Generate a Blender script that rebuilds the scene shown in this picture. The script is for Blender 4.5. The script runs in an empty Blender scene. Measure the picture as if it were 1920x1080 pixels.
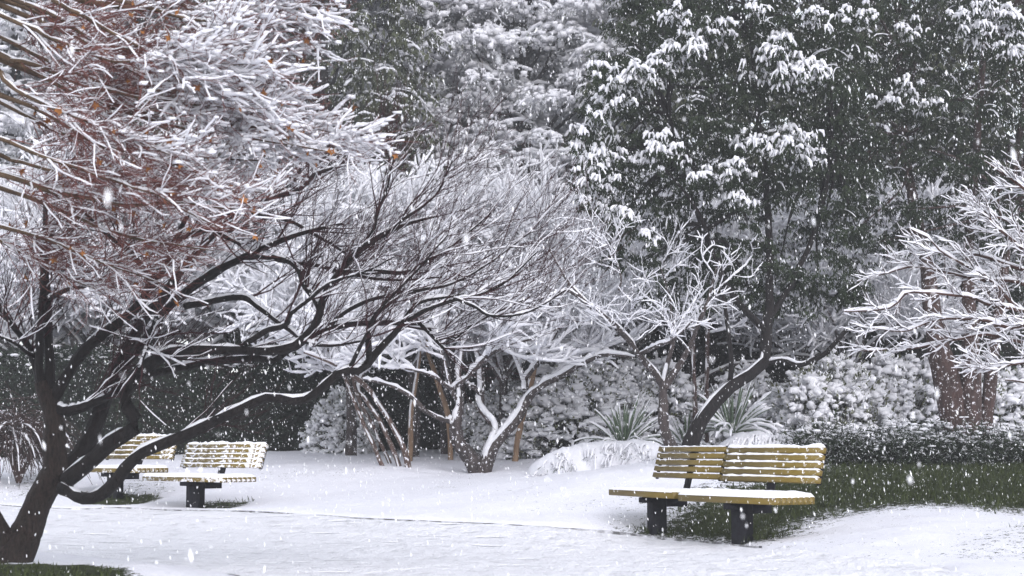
import bpy, math, random
import numpy as np
from mathutils import Vector

# ------------------------------------------------------------------ camera, sky, sun, exposure
scene = bpy.context.scene
COL = scene.collection
FPX, CAMZ, HORIZ = 2970.0, 0.8, 840.0
PITCH = math.atan((HORIZ - 540.0) / FPX)
cam_d = bpy.data.cameras.new("camera")
cam_d.sensor_width = 36.0
cam_d.lens = FPX / 1920.0 * 36.0
cam_d.clip_start = 0.05
cam_d.clip_end = 2000.0
cam_d.dof.use_dof = True
cam_d.dof.focus_distance = 15.0
cam_d.dof.aperture_fstop = 4.5
cam = bpy.data.objects.new("camera", cam_d)
COL.objects.link(cam)
cam.location = (0, 0, CAMZ)
cam.rotation_euler = (math.pi / 2 + PITCH, 0, 0)
scene.camera = cam

SUN_EL, SUN_AZ = math.radians(30), math.radians(160)
world = bpy.data.worlds.new("World")
scene.world = world
world.use_nodes = True
wn = world.node_tree
wn.nodes.clear()
w_sky = wn.nodes.new("ShaderNodeTexSky")
w_sky.sky_type = 'NISHITA'
w_sky.sun_disc = False
w_sky.sun_elevation = SUN_EL
w_sky.sun_rotation = SUN_AZ
w_sky.air_density = 1.0
w_sky.dust_density = 0.6
w_sky.ozone_density = 2.5
w_hs = wn.nodes.new("ShaderNodeHueSaturation")
w_hs.inputs['Saturation'].default_value = 0.25
w_bg = wn.nodes.new("ShaderNodeBackground")
w_bg.inputs['Strength'].default_value = 0.13
w_out = wn.nodes.new("ShaderNodeOutputWorld")
wn.links.new(w_sky.outputs[0], w_hs.inputs['Color'])
wn.links.new(w_hs.outputs[0], w_bg.inputs['Color'])
wn.links.new(w_bg.outputs[0], w_out.inputs['Surface'])

sun_d = bpy.data.lights.new("sun", 'SUN')
sun_d.energy = 1.4
sun_d.angle = math.radians(60)
sun_d.color = (0.985, 0.95, 1.0)
sun = bpy.data.objects.new("sun", sun_d)
COL.objects.link(sun)
sd = Vector((math.sin(SUN_AZ) * math.cos(SUN_EL), math.cos(SUN_AZ) * math.cos(SUN_EL), math.sin(SUN_EL)))
sun.rotation_euler = sd.to_track_quat('Z', 'Y').to_euler()
sun.location = (0, 0, 40)

vs = scene.view_settings
vs.view_transform = 'Standard'
vs.look = 'None'
vs.exposure = 1.2
vs.gamma = 1.0
scene.render.engine = 'CYCLES'
cy = scene.cycles
cy.max_bounces = 5
cy.diffuse_bounces = 4
cy.glossy_bounces = 1
cy.transmission_bounces = 2
cy.transparent_max_bounces = 4
cy.volume_bounces = 0
cy.caustics_reflective = False
cy.caustics_refractive = False
cy.use_denoising = True
cy.use_adaptive_sampling = True
cy.adaptive_threshold = 0.025

# ------------------------------------------------------------------ helpers
rng = np.random.default_rng(7)
cp, sp = math.cos(PITCH), math.sin(PITCH)


def at(px, py, Y):
    """photo pixel (1920 x 1080) at a given distance Y from the camera -> place in the scene"""
    u, v = (px - 960.0) / FPX, (540.0 - py) / FPX
    dy = cp - v * sp
    dz = sp + v * cp
    return np.array((u * Y / dy, Y, CAMZ + dz * Y / dy))


def norm(v):
    return v / np.maximum(np.linalg.norm(v, axis=-1, keepdims=True), 1e-9)


def vnoise(x, y, seed=0):
    """smooth value noise, -1..1"""
    x = np.asarray(x, float)
    y = np.asarray(y, float)
    xi, yi = np.floor(x).astype(np.int64), np.floor(y).astype(np.int64)
    fx, fy = x - xi, y - yi
    fx, fy = fx * fx * (3 - 2 * fx), fy * fy * (3 - 2 * fy)

    def h(a, b):
        n = (a * 374761393 + b * 668265263 + seed * 974711) & 0x7fffffff
        n = ((n ^ (n >> 13)) * 1274126177) & 0x7fffffff
        return ((n ^ (n >> 16)) & 0xffff) / 32767.5 - 1.0
    return (h(xi, yi) * (1 - fx) + h(xi + 1, yi) * fx) * (1 - fy) + (h(xi, yi + 1) * (1 - fx) + h(xi + 1, yi + 1) * fx) * fy


def mesh(name, pieces, mat, smooth=True, attr=None):
    """pieces: list of (verts (n,3), quads (m,4)); attr: (name, values per vertex)"""
    Vs, Fs, o = [], [], 0
    for V, F in pieces:
        if len(F) == 0:
            continue
        Vs.append(np.asarray(V, np.float32).reshape(-1, 3))
        Fs.append(np.asarray(F, np.int32).reshape(-1, 4) + o)
        o += len(Vs[-1])
    V = np.concatenate(Vs)
    F = np.concatenate(Fs)
    me = bpy.data.meshes.new(name)
    me.vertices.add(len(V))
    me.vertices.foreach_set("co", V.ravel())
    me.loops.add(F.size)
    me.loops.foreach_set("vertex_index", F.ravel())
    me.polygons.add(len(F))
    me.polygons.foreach_set("loop_start", np.arange(0, F.size, 4, dtype=np.int32))
    me.polygons.foreach_set("loop_total", np.full(len(F), 4, np.int32))
    if smooth:
        me.polygons.foreach_set("use_smooth", np.ones(len(F), bool))
    me.update(calc_edges=True)
    if attr is not None:
        for an, av in attr:
            a = me.attributes.new(an, 'FLOAT', 'POINT')
            a.data.foreach_set("value", np.asarray(av, np.float32))
    me.materials.append(mat)
    return me


def link(name, me, parent=None, loc=(0, 0, 0), kind=None):
    o = bpy.data.objects.new(name, me)
    COL.objects.link(o)
    o.parent = parent
    o.location = [float(c) for c in loc]
    if kind:
        o["kind"] = kind
    return o


def thing(name, label, cat, loc=(0, 0, 0), rz=0.0, group=None, scale=1.0):
    o = bpy.data.objects.new(name, None)
    COL.objects.link(o)
    o.location = [float(c) for c in loc]
    o.rotation_euler = (0, 0, rz)
    o.scale = (scale, scale, scale) if np.isscalar(scale) else scale
    o.empty_display_size = 0.2
    o["label"] = label
    o["category"] = cat
    if group:
        o["group"] = group
    return o


def dup(root, label, loc, rz=0.0, scale=1.0, group=None):
    r = root.copy()
    COL.objects.link(r)
    r.location = [float(c) for c in loc]
    r.rotation_euler = (0, 0, rz)
    r.scale = (scale, scale, scale) if np.isscalar(scale) else scale
    r["label"] = label
    if group:
        r["group"] = group
    for ch in list(root.children):
        c = ch.copy()
        COL.objects.link(c)
        c.parent = r
        for g in list(ch.children):
            d = g.copy()
            COL.objects.link(d)
            d.parent = c
    return r


def frames(P, ref=None):
    T = np.empty_like(P)
    T[:, 1:-1] = P[:, 2:] - P[:, :-2]
    T[:, 0] = P[:, 1] - P[:, 0]
    T[:, -1] = P[:, -1] - P[:, -2]
    T = norm(T)
    if ref is None:
        ref = np.where(np.abs(T[:, :1, 2:3]) > 0.8, np.array([[[1.0, 0.15, 0.1]]]), np.array([[[0.05, 0.1, 1.0]]]))
    A = np.broadcast_to(ref, T.shape)
    U = norm(A - (A * T).sum(-1, keepdims=True) * T)
    S = np.cross(T, U)
    return T, U, S


def ring_faces(B, N, K):
    i = np.arange(B)[:, None, None] * (N * K) + np.arange(N - 1)[None, :, None] * K
    k = np.arange(K)[None, None, :]
    k2 = (k + 1) % K
    return np.stack([i + k, i + k2, i + K + k2, i + K + k], -1).reshape(-1, 4)


def tubes(P, R, K=3, rough=0.0):
    B, N, _ = P.shape
    T, U, S = frames(P)
    a = np.arange(K) * 2 * np.pi / K
    R = np.asarray(R, float)
    rr = R[:, :, None] * np.ones(K)
    if rough:
        rr = rr * (1 + rng.normal(0, rough, rr.shape))
    V = P[:, :, None] + (np.cos(a)[:, None] * U[:, :, None] + np.sin(a)[:, None] * S[:, :, None]) * rr[..., None]
    return V.reshape(-1, 3), ring_faces(B, N, K)


WIND = np.array([-0.42, -0.50, 1.0])


def snowcaps(P, R, h=0.02, w=0.008, K=4, wr=0.75, wind=False, gap=0.05, lo=0.25, keep=None):
    """a ridge of snow lying along the upper side of each branch"""
    if keep is not None:
        P, R, = P[keep], R[keep]
        if not np.isscalar(h):
            h = h[keep]
    B, N, _ = P.shape
    if B == 0:
        return np.zeros((0, 3)), np.zeros((0, 4), int)
    up = WIND / np.linalg.norm(WIND) if wind else np.array([0, 0, 1.0])
    T = frames(P)[0]
    A = np.broadcast_to(up, T.shape)
    pr = A - (A * T).sum(-1, keepdims=True) * T
    hz = np.linalg.norm(pr, axis=-1)
    U = norm(pr)
    S = np.cross(T, U)
    f = np.clip((hz - lo) / (0.85 - lo), 0.0, 1.0)
    hh = (h if np.isscalar(h) else h[:, None]) * f * rng.uniform(0.4, 1.5, (B, N))
    hh[rng.random((B, N)) < gap] *= 0.15
    endf = np.ones(N)
    endf[0] = 0.75
    endf[-1] = 0.6
    hh = hh * endf
    wid = (R * wr + w * rng.uniform(0.55, 1.45, (B, N))) * np.clip(f * 1.6, 0.0, 1.0) * np.clip(endf + .25, 0, 1)
    C = P + U * (R * 0.55 + hh * 0.42)[..., None]
    b = hh * 0.55 + R * 0.25 * f
    a = np.arange(K) * 2 * np.pi / K + (np.pi / 4 if K == 4 else 0)
    q = 1.15 if K == 4 else 1.0
    V = C[:, :, None] + (np.cos(a)[:, None] * S[:, :, None]) * (wid * q)[:, :, None, None] + (np.sin(a)[:, None] * U[:, :, None]) * (b * q)[:, :, None, None]
    return V.reshape(-1, 3), ring_faces(B, N, K)


def dense(P, R, k):
    """k points per segment along each branch"""
    B, N, _ = P.shape
    t = np.linspace(0, N - 1.0001, (N - 1) * k + 1)
    i = t.astype(int)
    f = (t - i)
    return P[:, i] * (1 - f)[None, :, None] + P[:, i + 1] * f[None, :, None], R[:, i] * (1 - f)[None] + R[:, i + 1] * f[None]


def grow(S, D, L, N, wander=0.12, bias=(0, 0, 0)):
    B = len(S)
    d = norm(D)
    L = np.broadcast_to(np.asarray(L, float), (B,))
    step = (L / (N - 1))[:, None]
    P = np.empty((B, N, 3))
    P[:, 0] = S
    for i in range(1, N):
        d = norm(d + rng.normal(0, wander, (B, 3)) + np.asarray(bias))
        P[:, i] = P[:, i - 1] + d * step
    return P


def children(P, R, k, t0=0.25, t1=1.0, ang=(25, 60), flat=1.0, lift=0.0):
    """k side shoots per branch: start, direction, start radius, place along the parent"""
    B, N, _ = P.shape
    t = rng.uniform(t0, t1, (B, k)) * (N - 1.001)
    i = np.floor(t).astype(int)
    f = (t - i)[..., None]
    bi = np.arange(B)[:, None]
    S = P[bi, i] * (1 - f) + P[bi, i + 1] * f
    T = norm(P[bi, i + 1] - P[bi, i])
    r = R[bi, i] * (1 - f[..., 0]) + R[bi, i + 1] * f[..., 0]
    rv = rng.normal(0, 1, (B, k, 3))
    rv[..., 2] *= flat
    rv[..., 2] += lift
    q = norm(rv - (rv * T).sum(-1, keepdims=True) * T)
    a = np.radians(rng.uniform(ang[0], ang[1], (B, k)))[..., None]
    D = np.cos(a) * T + np.sin(a) * q
    return S.reshape(-1, 3), D.reshape(-1, 3), r.ravel(), (t / (N - 1)).ravel()


def taper(r0, N, end=0.25):
    r0 = np.asarray(r0, float)
    return r0[:, None] * np.linspace(1, end, N)[None]


def resample(pts, rad, N):
    """smooth Catmull-Rom line through pts with N points"""
    p = np.asarray(pts, float)
    r = np.asarray(rad, float)
    if len(p) == 2:
        t = np.linspace(0, 1, N)[:, None]
        return p[0] * (1 - t) + p[1] * t, r[0] * (1 - t[:, 0]) + r[1] * t[:, 0]
    e = np.vstack([2 * p[0] - p[1], p, 2 * p[-1] - p[-2]])
    seg = np.concatenate([[0], np.cumsum(np.linalg.norm(np.diff(p, axis=0), axis=1))])
    s = np.linspace(0, seg[-1], N)
    i = np.clip(np.searchsorted(seg, s, 'right') - 1, 0, len(p) - 2)
    u = ((s - seg[i]) / np.maximum(seg[i + 1] - seg[i], 1e-9))[:, None]
    a, b, c, d = e[i], e[i + 1], e[i + 2], e[i + 3]
    q = 0.5 * (2 * b + (c - a) * u + (2 * a - 5 * b + 4 * c - d) * u ** 2 + (3 * b - a - 3 * c + d) * u ** 3)
    return q, np.interp(s, seg, r)


def trace(lines, N, wob=0.0):
    """lines: list of [(px, py, Y, radius_px), ...] -> batch of limbs"""
    P, R = [], []
    for ln in lines:
        pts = [at(a[0], a[1], a[2]) for a in ln]
        rad = [a[3] / FPX * a[2] for a in ln]
        p, r = resample(pts, rad, N)
        P.append(p)
        R.append(r)
    P = np.array(P)
    if wob:
        ph = rng.uniform(0, 50, (len(P), 1, 3))
        k = np.arange(N)[None, :, None]
        fq = 5.0 * np.linalg.norm(np.diff(P, axis=1), axis=-1).sum(1)[:, None, None] / N
        w = vnoise(k * fq + ph, ph * 1.7 + k * 0, 5) + 0.5 * vnoise(k * fq * 2.1 + ph, ph * 2.3 + k * 0, 6)
        w[:, 0] = 0
        P = P + wob * 1.6 * w * (0.5 + np.array(R)[..., None] * 3)
    return P, np.array(R)


_q = None


def ball():
    """26-vertex quad ball"""
    global _q
    if _q is None:
        vs_, idx, F = [], {}, []
        def vid(c):
            k = tuple(c)
            if k not in idx:
                idx[k] = len(vs_)
                v = np.array(c, float)
                vs_.append(v / np.linalg.norm(v))
            return idx[k]
        for ax in range(3):
            for s in (-1, 1):
                for i in (-1, 0):
                    for j in (-1, 0):
                        q = []
                        for (a, b) in ((i, j), (i + 1, j), (i + 1, j + 1), (i, j + 1)):
                            c = [0, 0, 0]
                            c[ax] = s
                            c[(ax + 1) % 3] = a * s
                            c[(ax + 2) % 3] = b
                            q.append(vid(c))
                        F.append(q)
        _q = (np.array(vs_), np.array(F))
    return _q


CUBE = (np.array([(x, y, z) for x in (-1, 1) for y in (-1, 1) for z in (-1, 1)], float) * .68, np.array([(0, 1, 3, 2), (4, 6, 7, 5), (0, 4, 5, 1), (2, 3, 7, 6), (0, 2, 6, 4), (1, 5, 7, 3)]))


def lumps(C, r, sq=(1, 1, 0.7), jit=0.14, lo=False):
    """many small rounded lumps of snow"""
    v, f = CUBE if lo else ball()
    M = len(C)
    s = np.asarray(r)[:, None] * (np.asarray(sq)[None] * rng.uniform(0.75, 1.3, (M, 3)))
    tw = rng.uniform(0, 2 * np.pi, M)[:, None]
    v = v[None] * np.ones((M, 1, 1))
    v = np.stack([v[..., 0] * np.cos(tw) - v[..., 1] * np.sin(tw), v[..., 0] * np.sin(tw) + v[..., 1] * np.cos(tw), v[..., 2]], -1)
    n = v.shape[1]
    V = C[:, None] + v * s[:, None] * (1 + rng.normal(0, jit, (M, n, 1)))
    return V.reshape(-1, 3), (f[None] + (np.arange(M) * n)[:, None, None]).reshape(-1, 4)


def leaf_quads(S, D, L, W, fold=0.0):
    """one diamond leaf per row"""
    D = norm(D)
    side = norm(np.cross(D, rng.normal(0, 1, D.shape)))
    nrm = np.cross(D, side)
    L = np.asarray(L)[:, None]
    W = np.asarray(W)[:, None]
    m = S + D * L * 0.45 + nrm * L * fold
    V = np.stack([S, m - side * W * .5, S + D * L, m + side * W * .5], 1)
    F = np.arange(len(S) * 4).reshape(-1, 4)
    return V.reshape(-1, 3), F


# ------------------------------------------------------------------ materials
def nt(name):
    m = bpy.data.materials.new(name)
    m.use_nodes = True
    t = m.node_tree
    b = t.nodes["Principled BSDF"]
    return m, t, b


def N_(t, typ, **kw):
    n = t.nodes.new(typ)
    for k, v in kw.items():
        if hasattr(n, k) and not k.startswith('i_'):
            setattr(n, k, v)
    return n


def noise(t, scale, detail=4, rough=0.6, coord='Object', vec=None):
    n = t.nodes.new("ShaderNodeTexNoise")
    n.inputs['Scale'].default_value = scale
    n.inputs['Detail'].default_value = detail
    n.inputs['Roughness'].default_value = rough
    if vec is None:
        c = t.nodes.new("ShaderNodeTexCoord")
        t.links.new(c.outputs[coord], n.inputs['Vector'])
    else:
        t.links.new(vec, n.inputs['Vector'])
    return n


def ramp(t, fac, stops):
    r = t.nodes.new("ShaderNodeValToRGB")
    el = r.color_ramp.elements
    while len(el) < len(stops):
        el.new(0.5)
    for e, (p, c) in zip(el, stops):
        e.position = p
        e.color = (*c, 1) if len(c) == 3 else c
    t.links.new(fac, r.inputs['Fac'])
    return r


def bump(t, b, fac, strength=0.3, dist=0.02):
    n = t.nodes.new("ShaderNodeBump")
    n.inputs['Strength'].default_value = strength
    n.inputs['Distance'].default_value = dist
    t.links.new(fac, n.inputs['Height'])
    t.links.new(n.outputs[0], b.inputs['Normal'])
    return n


def mat_snow(name, c0=(0.86, 0.86, 0.90), c1=(0.93, 0.93, 0.955), scale=14, bs=0.35, bd=0.02, trans=0.0):
    m, t, b = nt(name)
    n = noise(t, scale, 5)
    r = ramp(t, n.outputs['Fac'], [(0.3, c0), (0.7, c1)])
    t.links.new(r.outputs[0], b.inputs['Base Color'])
    b.inputs['Roughness'].default_value = 0.75
    b.inputs['Specular IOR Level'].default_value = 0.2
    bn = bump(t, b, n.outputs['Fac'], bs, bd)
    if trans:
        tl = t.nodes.new("ShaderNodeBsdfTranslucent")
        t.links.new(r.outputs[0], tl.inputs['Color'])
        t.links.new(bn.outputs[0], tl.inputs['Normal'])
        ms = t.nodes.new("ShaderNodeMixShader")
        ms.inputs[0].default_value = trans
        t.links.new(b.outputs[0], ms.inputs[1])
        t.links.new(tl.outputs[0], ms.inputs[2])
        t.links.new(ms.outputs[0], t.nodes["Material Output"].inputs['Surface'])
    return m


def mat_bark(name, a, c, scale=22, moss=None, snow=0.0):
    m, t, b = nt(name)
    co = t.nodes.new("ShaderNodeTexCoord")
    mp = t.nodes.new("ShaderNodeMapping")
    mp.inputs['Scale'].default_value = (1, 1, 0.3)
    t.links.new(co.outputs['Object'], mp.inputs['Vector'])
    n = noise(t, scale, 6, 0.7, vec=mp.outputs[0])
    r = ramp(t, n.outputs['Fac'], [(0.3, a), (0.72, c)])
    col = r.outputs[0]
    if moss:
        n2 = noise(t, 11.0, 6, 0.75)
        r2 = ramp(t, n2.outputs['Fac'], [(0.5, (0, 0, 0)), (0.7, (1, 1, 1))])
        mx = t.nodes.new("ShaderNodeMix")
        mx.data_type = 'RGBA'
        t.links.new(r2.outputs[0], mx.inputs['Factor'])
        t.links.new(col, mx.inputs['A'])
        mx.inputs['B'].default_value = (*moss, 1)
        col = mx.outputs['Result']
    if snow:
        n3 = noise(t, 26.0, 5, 0.65)
        r3 = ramp(t, n3.outputs['Fac'], [(0.62 - snow * .2, (0, 0, 0)), (0.66 - snow * .2, (1, 1, 1))])
        mx = t.nodes.new("ShaderNodeMix")
        mx.data_type = 'RGBA'
        t.links.new(r3.outputs[0], mx.inputs['Factor'])
        t.links.new(col, mx.inputs['A'])
        mx.inputs['B'].default_value = (0.82, 0.82, 0.87, 1)
        col = mx.outputs['Result']
    t.links.new(col, b.inputs['Base Color'])
    b.inputs['Roughness'].default_value = 0.7
    b.inputs['Specular IOR Level'].default_value = 0.25
    bump(t, b, n.outputs['Fac'], 1.0, 0.05)
    return m


def mat_leaf(name, a, c, scale=2.5, trans=0.0, frost=0.0):
    m, t, b = nt(name)
    n = noise(t, scale, 6, 0.75)
    r = ramp(t, n.outputs['Fac'], [(0.32, a), (0.68, c)])
    col = r.outputs[0]
    if frost:
        n3 = noise(t, 16.0, 4, 0.7)
        r3 = ramp(t, n3.outputs['Fac'], [(0.66 - frost * .3, (0, 0, 0)), (0.72 - frost * .3, (1, 1, 1))])
        mx = t.nodes.new("ShaderNodeMix")
        mx.data_type = 'RGBA'
        t.links.new(r3.outputs[0], mx.inputs['Factor'])
        t.links.new(col, mx.inputs['A'])
        mx.inputs['B'].default_value = (0.80, 0.81, 0.85, 1)
        col = mx.outputs['Result']
    t.links.new(col, b.inputs['Base Color'])
    b.inputs['Roughness'].default_value = 0.75
    b.inputs['Specular IOR Level'].default_value = 0.12
    return m


M_snow = mat_snow("snow_on_branches", scale=30, bs=0.3, bd=0.008, trans=0.38)
M_snowfar = mat_snow("snow_on_far_trees", scale=9, bs=0.3, bd=0.03, trans=0.5)
M_bench_snow = mat_snow("snow_on_bench", scale=60, bs=0.5, bd=0.006)
M_black = mat_bark("wet_black_bark", (0.004, 0.0035, 0.004), (0.020, 0.015, 0.015), scale=34)
M_trunk = mat_bark("wet_brown_bark", (0.002, 0.0016, 0.0016), (0.050, 0.034, 0.029), scale=60, moss=(0.042, 0.034, 0.028))
M_twig = mat_bark("dark_red_twig", (0.018, 0.008, 0.010), (0.06, 0.020, 0.024), scale=9)
M_maple = mat_bark("maple_twig", (0.085, 0.030, 0.028), (0.23, 0.090, 0.075), scale=6)
M_maplebough = mat_bark("maple_bough", (0.04, 0.025, 0.015), (0.13, 0.085, 0.05), scale=12)
M_plum = mat_bark("plum_bark", (0.018, 0.014, 0.015), (0.085, 0.068, 0.065), scale=16, snow=0.12)
M_ptwig = mat_bark("plum_twig", (0.03, 0.022, 0.024), (0.09, 0.065, 0.065), scale=8, snow=0.85)
M_tan = mat_bark("tan_bark", (0.14, 0.085, 0.05), (0.34, 0.23, 0.15), scale=10)
M_red = mat_bark("red_brown_bark", (0.018, 0.011, 0.010), (0.078, 0.046, 0.040), scale=14, snow=0.1)
M_rtwig = mat_bark("orange_brown_twig", (0.022, 0.012, 0.010), (0.085, 0.040, 0.030), scale=7)
M_green = mat_leaf("dark_evergreen_leaf", (0.012, 0.018, 0.012), (0.040, 0.053, 0.030), frost=0.05)
M_green2 = mat_leaf("grey_green_leaf", (0.045, 0.055, 0.045), (0.12, 0.13, 0.10), frost=0.75)
M_bushleaf = mat_leaf("olive_bush_leaf", (0.03, 0.035, 0.015), (0.11, 0.12, 0.05), frost=0.55)
M_hedge = mat_leaf("dark_hedge_leaf", (0.010, 0.014, 0.011), (0.030, 0.042, 0.026), frost=0.05)
M_grass = mat_leaf("grass", (0.018, 0.027, 0.010), (0.060, 0.074, 0.027), scale=5, frost=0.16)
M_flax = mat_leaf("flax_leaf", (0.05, 0.075, 0.05), (0.13, 0.17, 0.11), scale=5, frost=0.1)
M_deadleaf = mat_leaf("dead_leaf", (0.16, 0.06, 0.02), (0.36, 0.16, 0.05), scale=20)
M_conifer = mat_leaf("conifer_leaf", (0.024, 0.030, 0.018), (0.070, 0.076, 0.044), frost=0.12)
M_bank = mat_leaf("bank_foliage", (0.010, 0.016, 0.010), (0.032, 0.046, 0.024), scale=4, frost=0.34)
M_core = mat_leaf("hedge_core_and_strands", (0.006, 0.007, 0.006), (0.02, 0.02, 0.014), scale=8)  # for the added light-blocking core inside hedges, and the mound strands

m, t, b = nt("falling_flake")
b.inputs['Base Color'].default_value = (0.97, 0.97, 0.98, 1)
b.inputs['Roughness'].default_value = 0.9
tr = t.nodes.new("ShaderNodeBsdfTranslucent")
tr.inputs['Color'].default_value = (0.97, 0.97, 0.98, 1)
ad = t.nodes.new("ShaderNodeMixShader")
ad.inputs[0].default_value = 0.35
t.links.new(b.outputs[0], ad.inputs[1])
t.links.new(tr.outputs[0], ad.inputs[2])
t.links.new(ad.outputs[0], t.nodes["Material Output"].inputs['Surface'])
M_flake = m


def mat_paint(name, snow):
    """weathered ochre paint with snow stuck on the boards"""
    m, t, b = nt(name)
    co = t.nodes.new("ShaderNodeTexCoord")
    mp = t.nodes.new("ShaderNodeMapping")
    mp.inputs['Scale'].default_value = (0.15, 1, 1)
    t.links.new(co.outputs['Object'], mp.inputs['Vector'])
    n = noise(t, 30, 8, 0.78, vec=mp.outputs[0])
    r = ramp(t, n.outputs['Fac'], [(0.25, (0.055, 0.034, 0.006)), (0.45, (0.145, 0.098, 0.010)), (0.6, (0.165, 0.112, 0.011)), (0.8, (0.215, 0.155, 0.024))])
    n3 = noise(t, 21.0, 6, 0.7)
    n4 = noise(t, 3.2, 2, 0.5)
    ma = t.nodes.new("ShaderNodeMath")
    ma.operation = 'MULTIPLY_ADD'
    t.links.new(n4.outputs['Fac'], ma.inputs[0])
    ma.inputs[1].default_value = 0.35
    t.links.new(n3.outputs['Fac'], ma.inputs[2])
    r3 = ramp(t, ma.outputs[0], [(1.0 - snow, (0, 0, 0)), (min(1.0, 1.035 - snow), (1, 1, 1))])
    mx = t.nodes.new("ShaderNodeMix")
    mx.data_type = 'RGBA'
    t.links.new(r3.outputs[0], mx.inputs['Factor'])
    t.links.new(r.outputs[0], mx.inputs['A'])
    mx.inputs['B'].default_value = (0.84, 0.84, 0.88, 1)
    t.links.new(mx.outputs['Result'], b.inputs['Base Color'])
    b.inputs['Roughness'].default_value = 0.5
    bump(t, b, n.outputs['Fac'], 0.3, 0.004)
    return m


M_paint0 = mat_paint("ochre_paint", -0.1)
M_paint1 = mat_paint("ochre_paint_some_snow", 0.20)
M_paint2b = mat_paint("ochre_paint_patchy_snow", 0.26)
M_paint2 = mat_paint("ochre_paint_more_snow", 0.30)
m, t, b = nt("dark_steel_post")
n = noise(t, 30, 5)
r = ramp(t, n.outputs['Fac'], [(0.3, (0.006, 0.006, 0.009)), (0.7, (0.019, 0.019, 0.025))])
t.links.new(r.outputs[0], b.inputs['Base Color'])
b.inputs['Roughness'].default_value = 0.8
b.inputs['Specular IOR Level'].default_value = 0.15
M_post = m

# ground: snow cover over grass and soil, thin where the attribute says it is sheltered
m, t, b = nt("snowy_lawn")
at_ = t.nodes.new("ShaderNodeAttribute")
at_.attribute_name = "bare"
nn = noise(t, 13.0, 6, 0.7)
nf = noise(t, 60.0, 4, 0.65)
s1 = t.nodes.new("ShaderNodeMath"); s1.operation = 'MULTIPLY_ADD'
t.links.new(nn.outputs['Fac'], s1.inputs[0]); s1.inputs[1].default_value = 0.8
t.links.new(at_.outputs['Fac'], s1.inputs[2])
s2 = t.nodes.new("ShaderNodeMath"); s2.operation = 'MULTIPLY_ADD'
t.links.new(nf.outputs['Fac'], s2.inputs[0]); s2.inputs[1].default_value = 0.62
t.links.new(s1.outputs[0], s2.inputs[2])
msk = ramp(t, s2.outputs[0], [(0.93, (0, 0, 0)), (1.0, (1, 1, 1))])
gcol = ramp(t, noise(t, 9.0, 5, 0.7).outputs['Fac'], [(0.3, (0.012, 0.013, 0.007)), (0.5, (0.028, 0.036, 0.012)), (0.75, (0.055, 0.065, 0.022))])
scol = ramp(t, nn.outputs['Fac'], [(0.3, (0.74, 0.745, 0.80)), (0.7, (0.83, 0.83, 0.88))])
mx = t.nodes.new("ShaderNodeMix"); mx.data_type = 'RGBA'
t.links.new(msk.outputs[0], mx.inputs['Factor'])
t.links.new(scol.outputs[0], mx.inputs['A'])
t.links.new(gcol.outputs[0], mx.inputs['B'])
t.links.new(mx.outputs['Result'], b.inputs['Base Color'])
b.inputs['Roughness'].default_value = 0.8
b.inputs['Specular IOR Level'].default_value = 0.15
bump(t, b, s2.outputs[0], 0.45, 0.05)
M_ground = m

m, t, b = nt("trodden_snow_path")
co = t.nodes.new("ShaderNodeTexCoord")
mp = t.nodes.new("ShaderNodeMapping")
mp.inputs['Scale'].default_value = (1.0, 0.55, 1.0)
mp.inputs['Rotation'].default_value = (0, 0, 0.3)
t.links.new(co.outputs['Object'], mp.inputs['Vector'])
n1 = noise(t, 6.5, 5, 0.65, vec=mp.outputs[0])
n2 = noise(t, 0.55, 3, 0.5, vec=mp.outputs[0])
n3 = noise(t, 34, 4, 0.6)
r1 = ramp(t, n1.outputs['Fac'], [(0.32, (0.66, 0.66, 0.69)), (0.44, (0.82, 0.82, 0.86)), (0.7, (0.87, 0.87, 0.91))])
t.links.new(r1.outputs[0], b.inputs['Base Color'])
b.inputs['Roughness'].default_value = 0.7
b.inputs['Specular IOR Level'].default_value = 0.2
ad = t.nodes.new("ShaderNodeMath"); ad.operation = 'MULTIPLY_ADD'
t.links.new(n3.outputs['Fac'], ad.inputs[0]); ad.inputs[1].default_value = 0.2
t.links.new(n1.outputs['Fac'], ad.inputs[2])
vo = t.nodes.new("ShaderNodeTexVoronoi")
vo.inputs['Scale'].default_value = 2.1
mp2 = t.nodes.new("ShaderNodeMapping")
mp2.inputs['Rotation'].default_value = (0, 0, 0.5)
mp2.inputs['Scale'].default_value = (0.75, 1.7, 1.0)
t.links.new(co.outputs['Object'], mp2.inputs['Vector'])
t.links.new(mp2.outputs[0], vo.inputs['Vector'])
fr = ramp(t, vo.outputs['Distance'], [(0.10, (0, 0, 0)), (0.26, (1, 1, 1))])
nm_ = noise(t, 0.9, 2, 0.5)
fm = ramp(t, nm_.outputs['Fac'], [(0.42, (1, 1, 1)), (0.55, (0, 0, 0))])
mxf = t.nodes.new("ShaderNodeMath"); mxf.operation = 'MAXIMUM'
t.links.new(fr.outputs[0], mxf.inputs[0]); t.links.new(fm.outputs[0], mxf.inputs[1])
ad2 = t.nodes.new("ShaderNodeMath"); ad2.operation = 'MULTIPLY_ADD'
t.links.new(mxf.outputs[0], ad2.inputs[0]); ad2.inputs[1].default_value = 0.55
t.links.new(ad.outputs[0], ad2.inputs[2])
bump(t, b, ad2.outputs[0], 1.0, 0.09)
M_path = m

m, t, b = nt("wet_edging")
n = noise(t, 7, 5, 0.7)
r = ramp(t, n.outputs['Fac'], [(0.42, (0.10, 0.10, 0.10)), (0.68, (0.75, 0.75, 0.80))])
t.links.new(r.outputs[0], b.inputs['Base Color'])
M_edging = m

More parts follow.
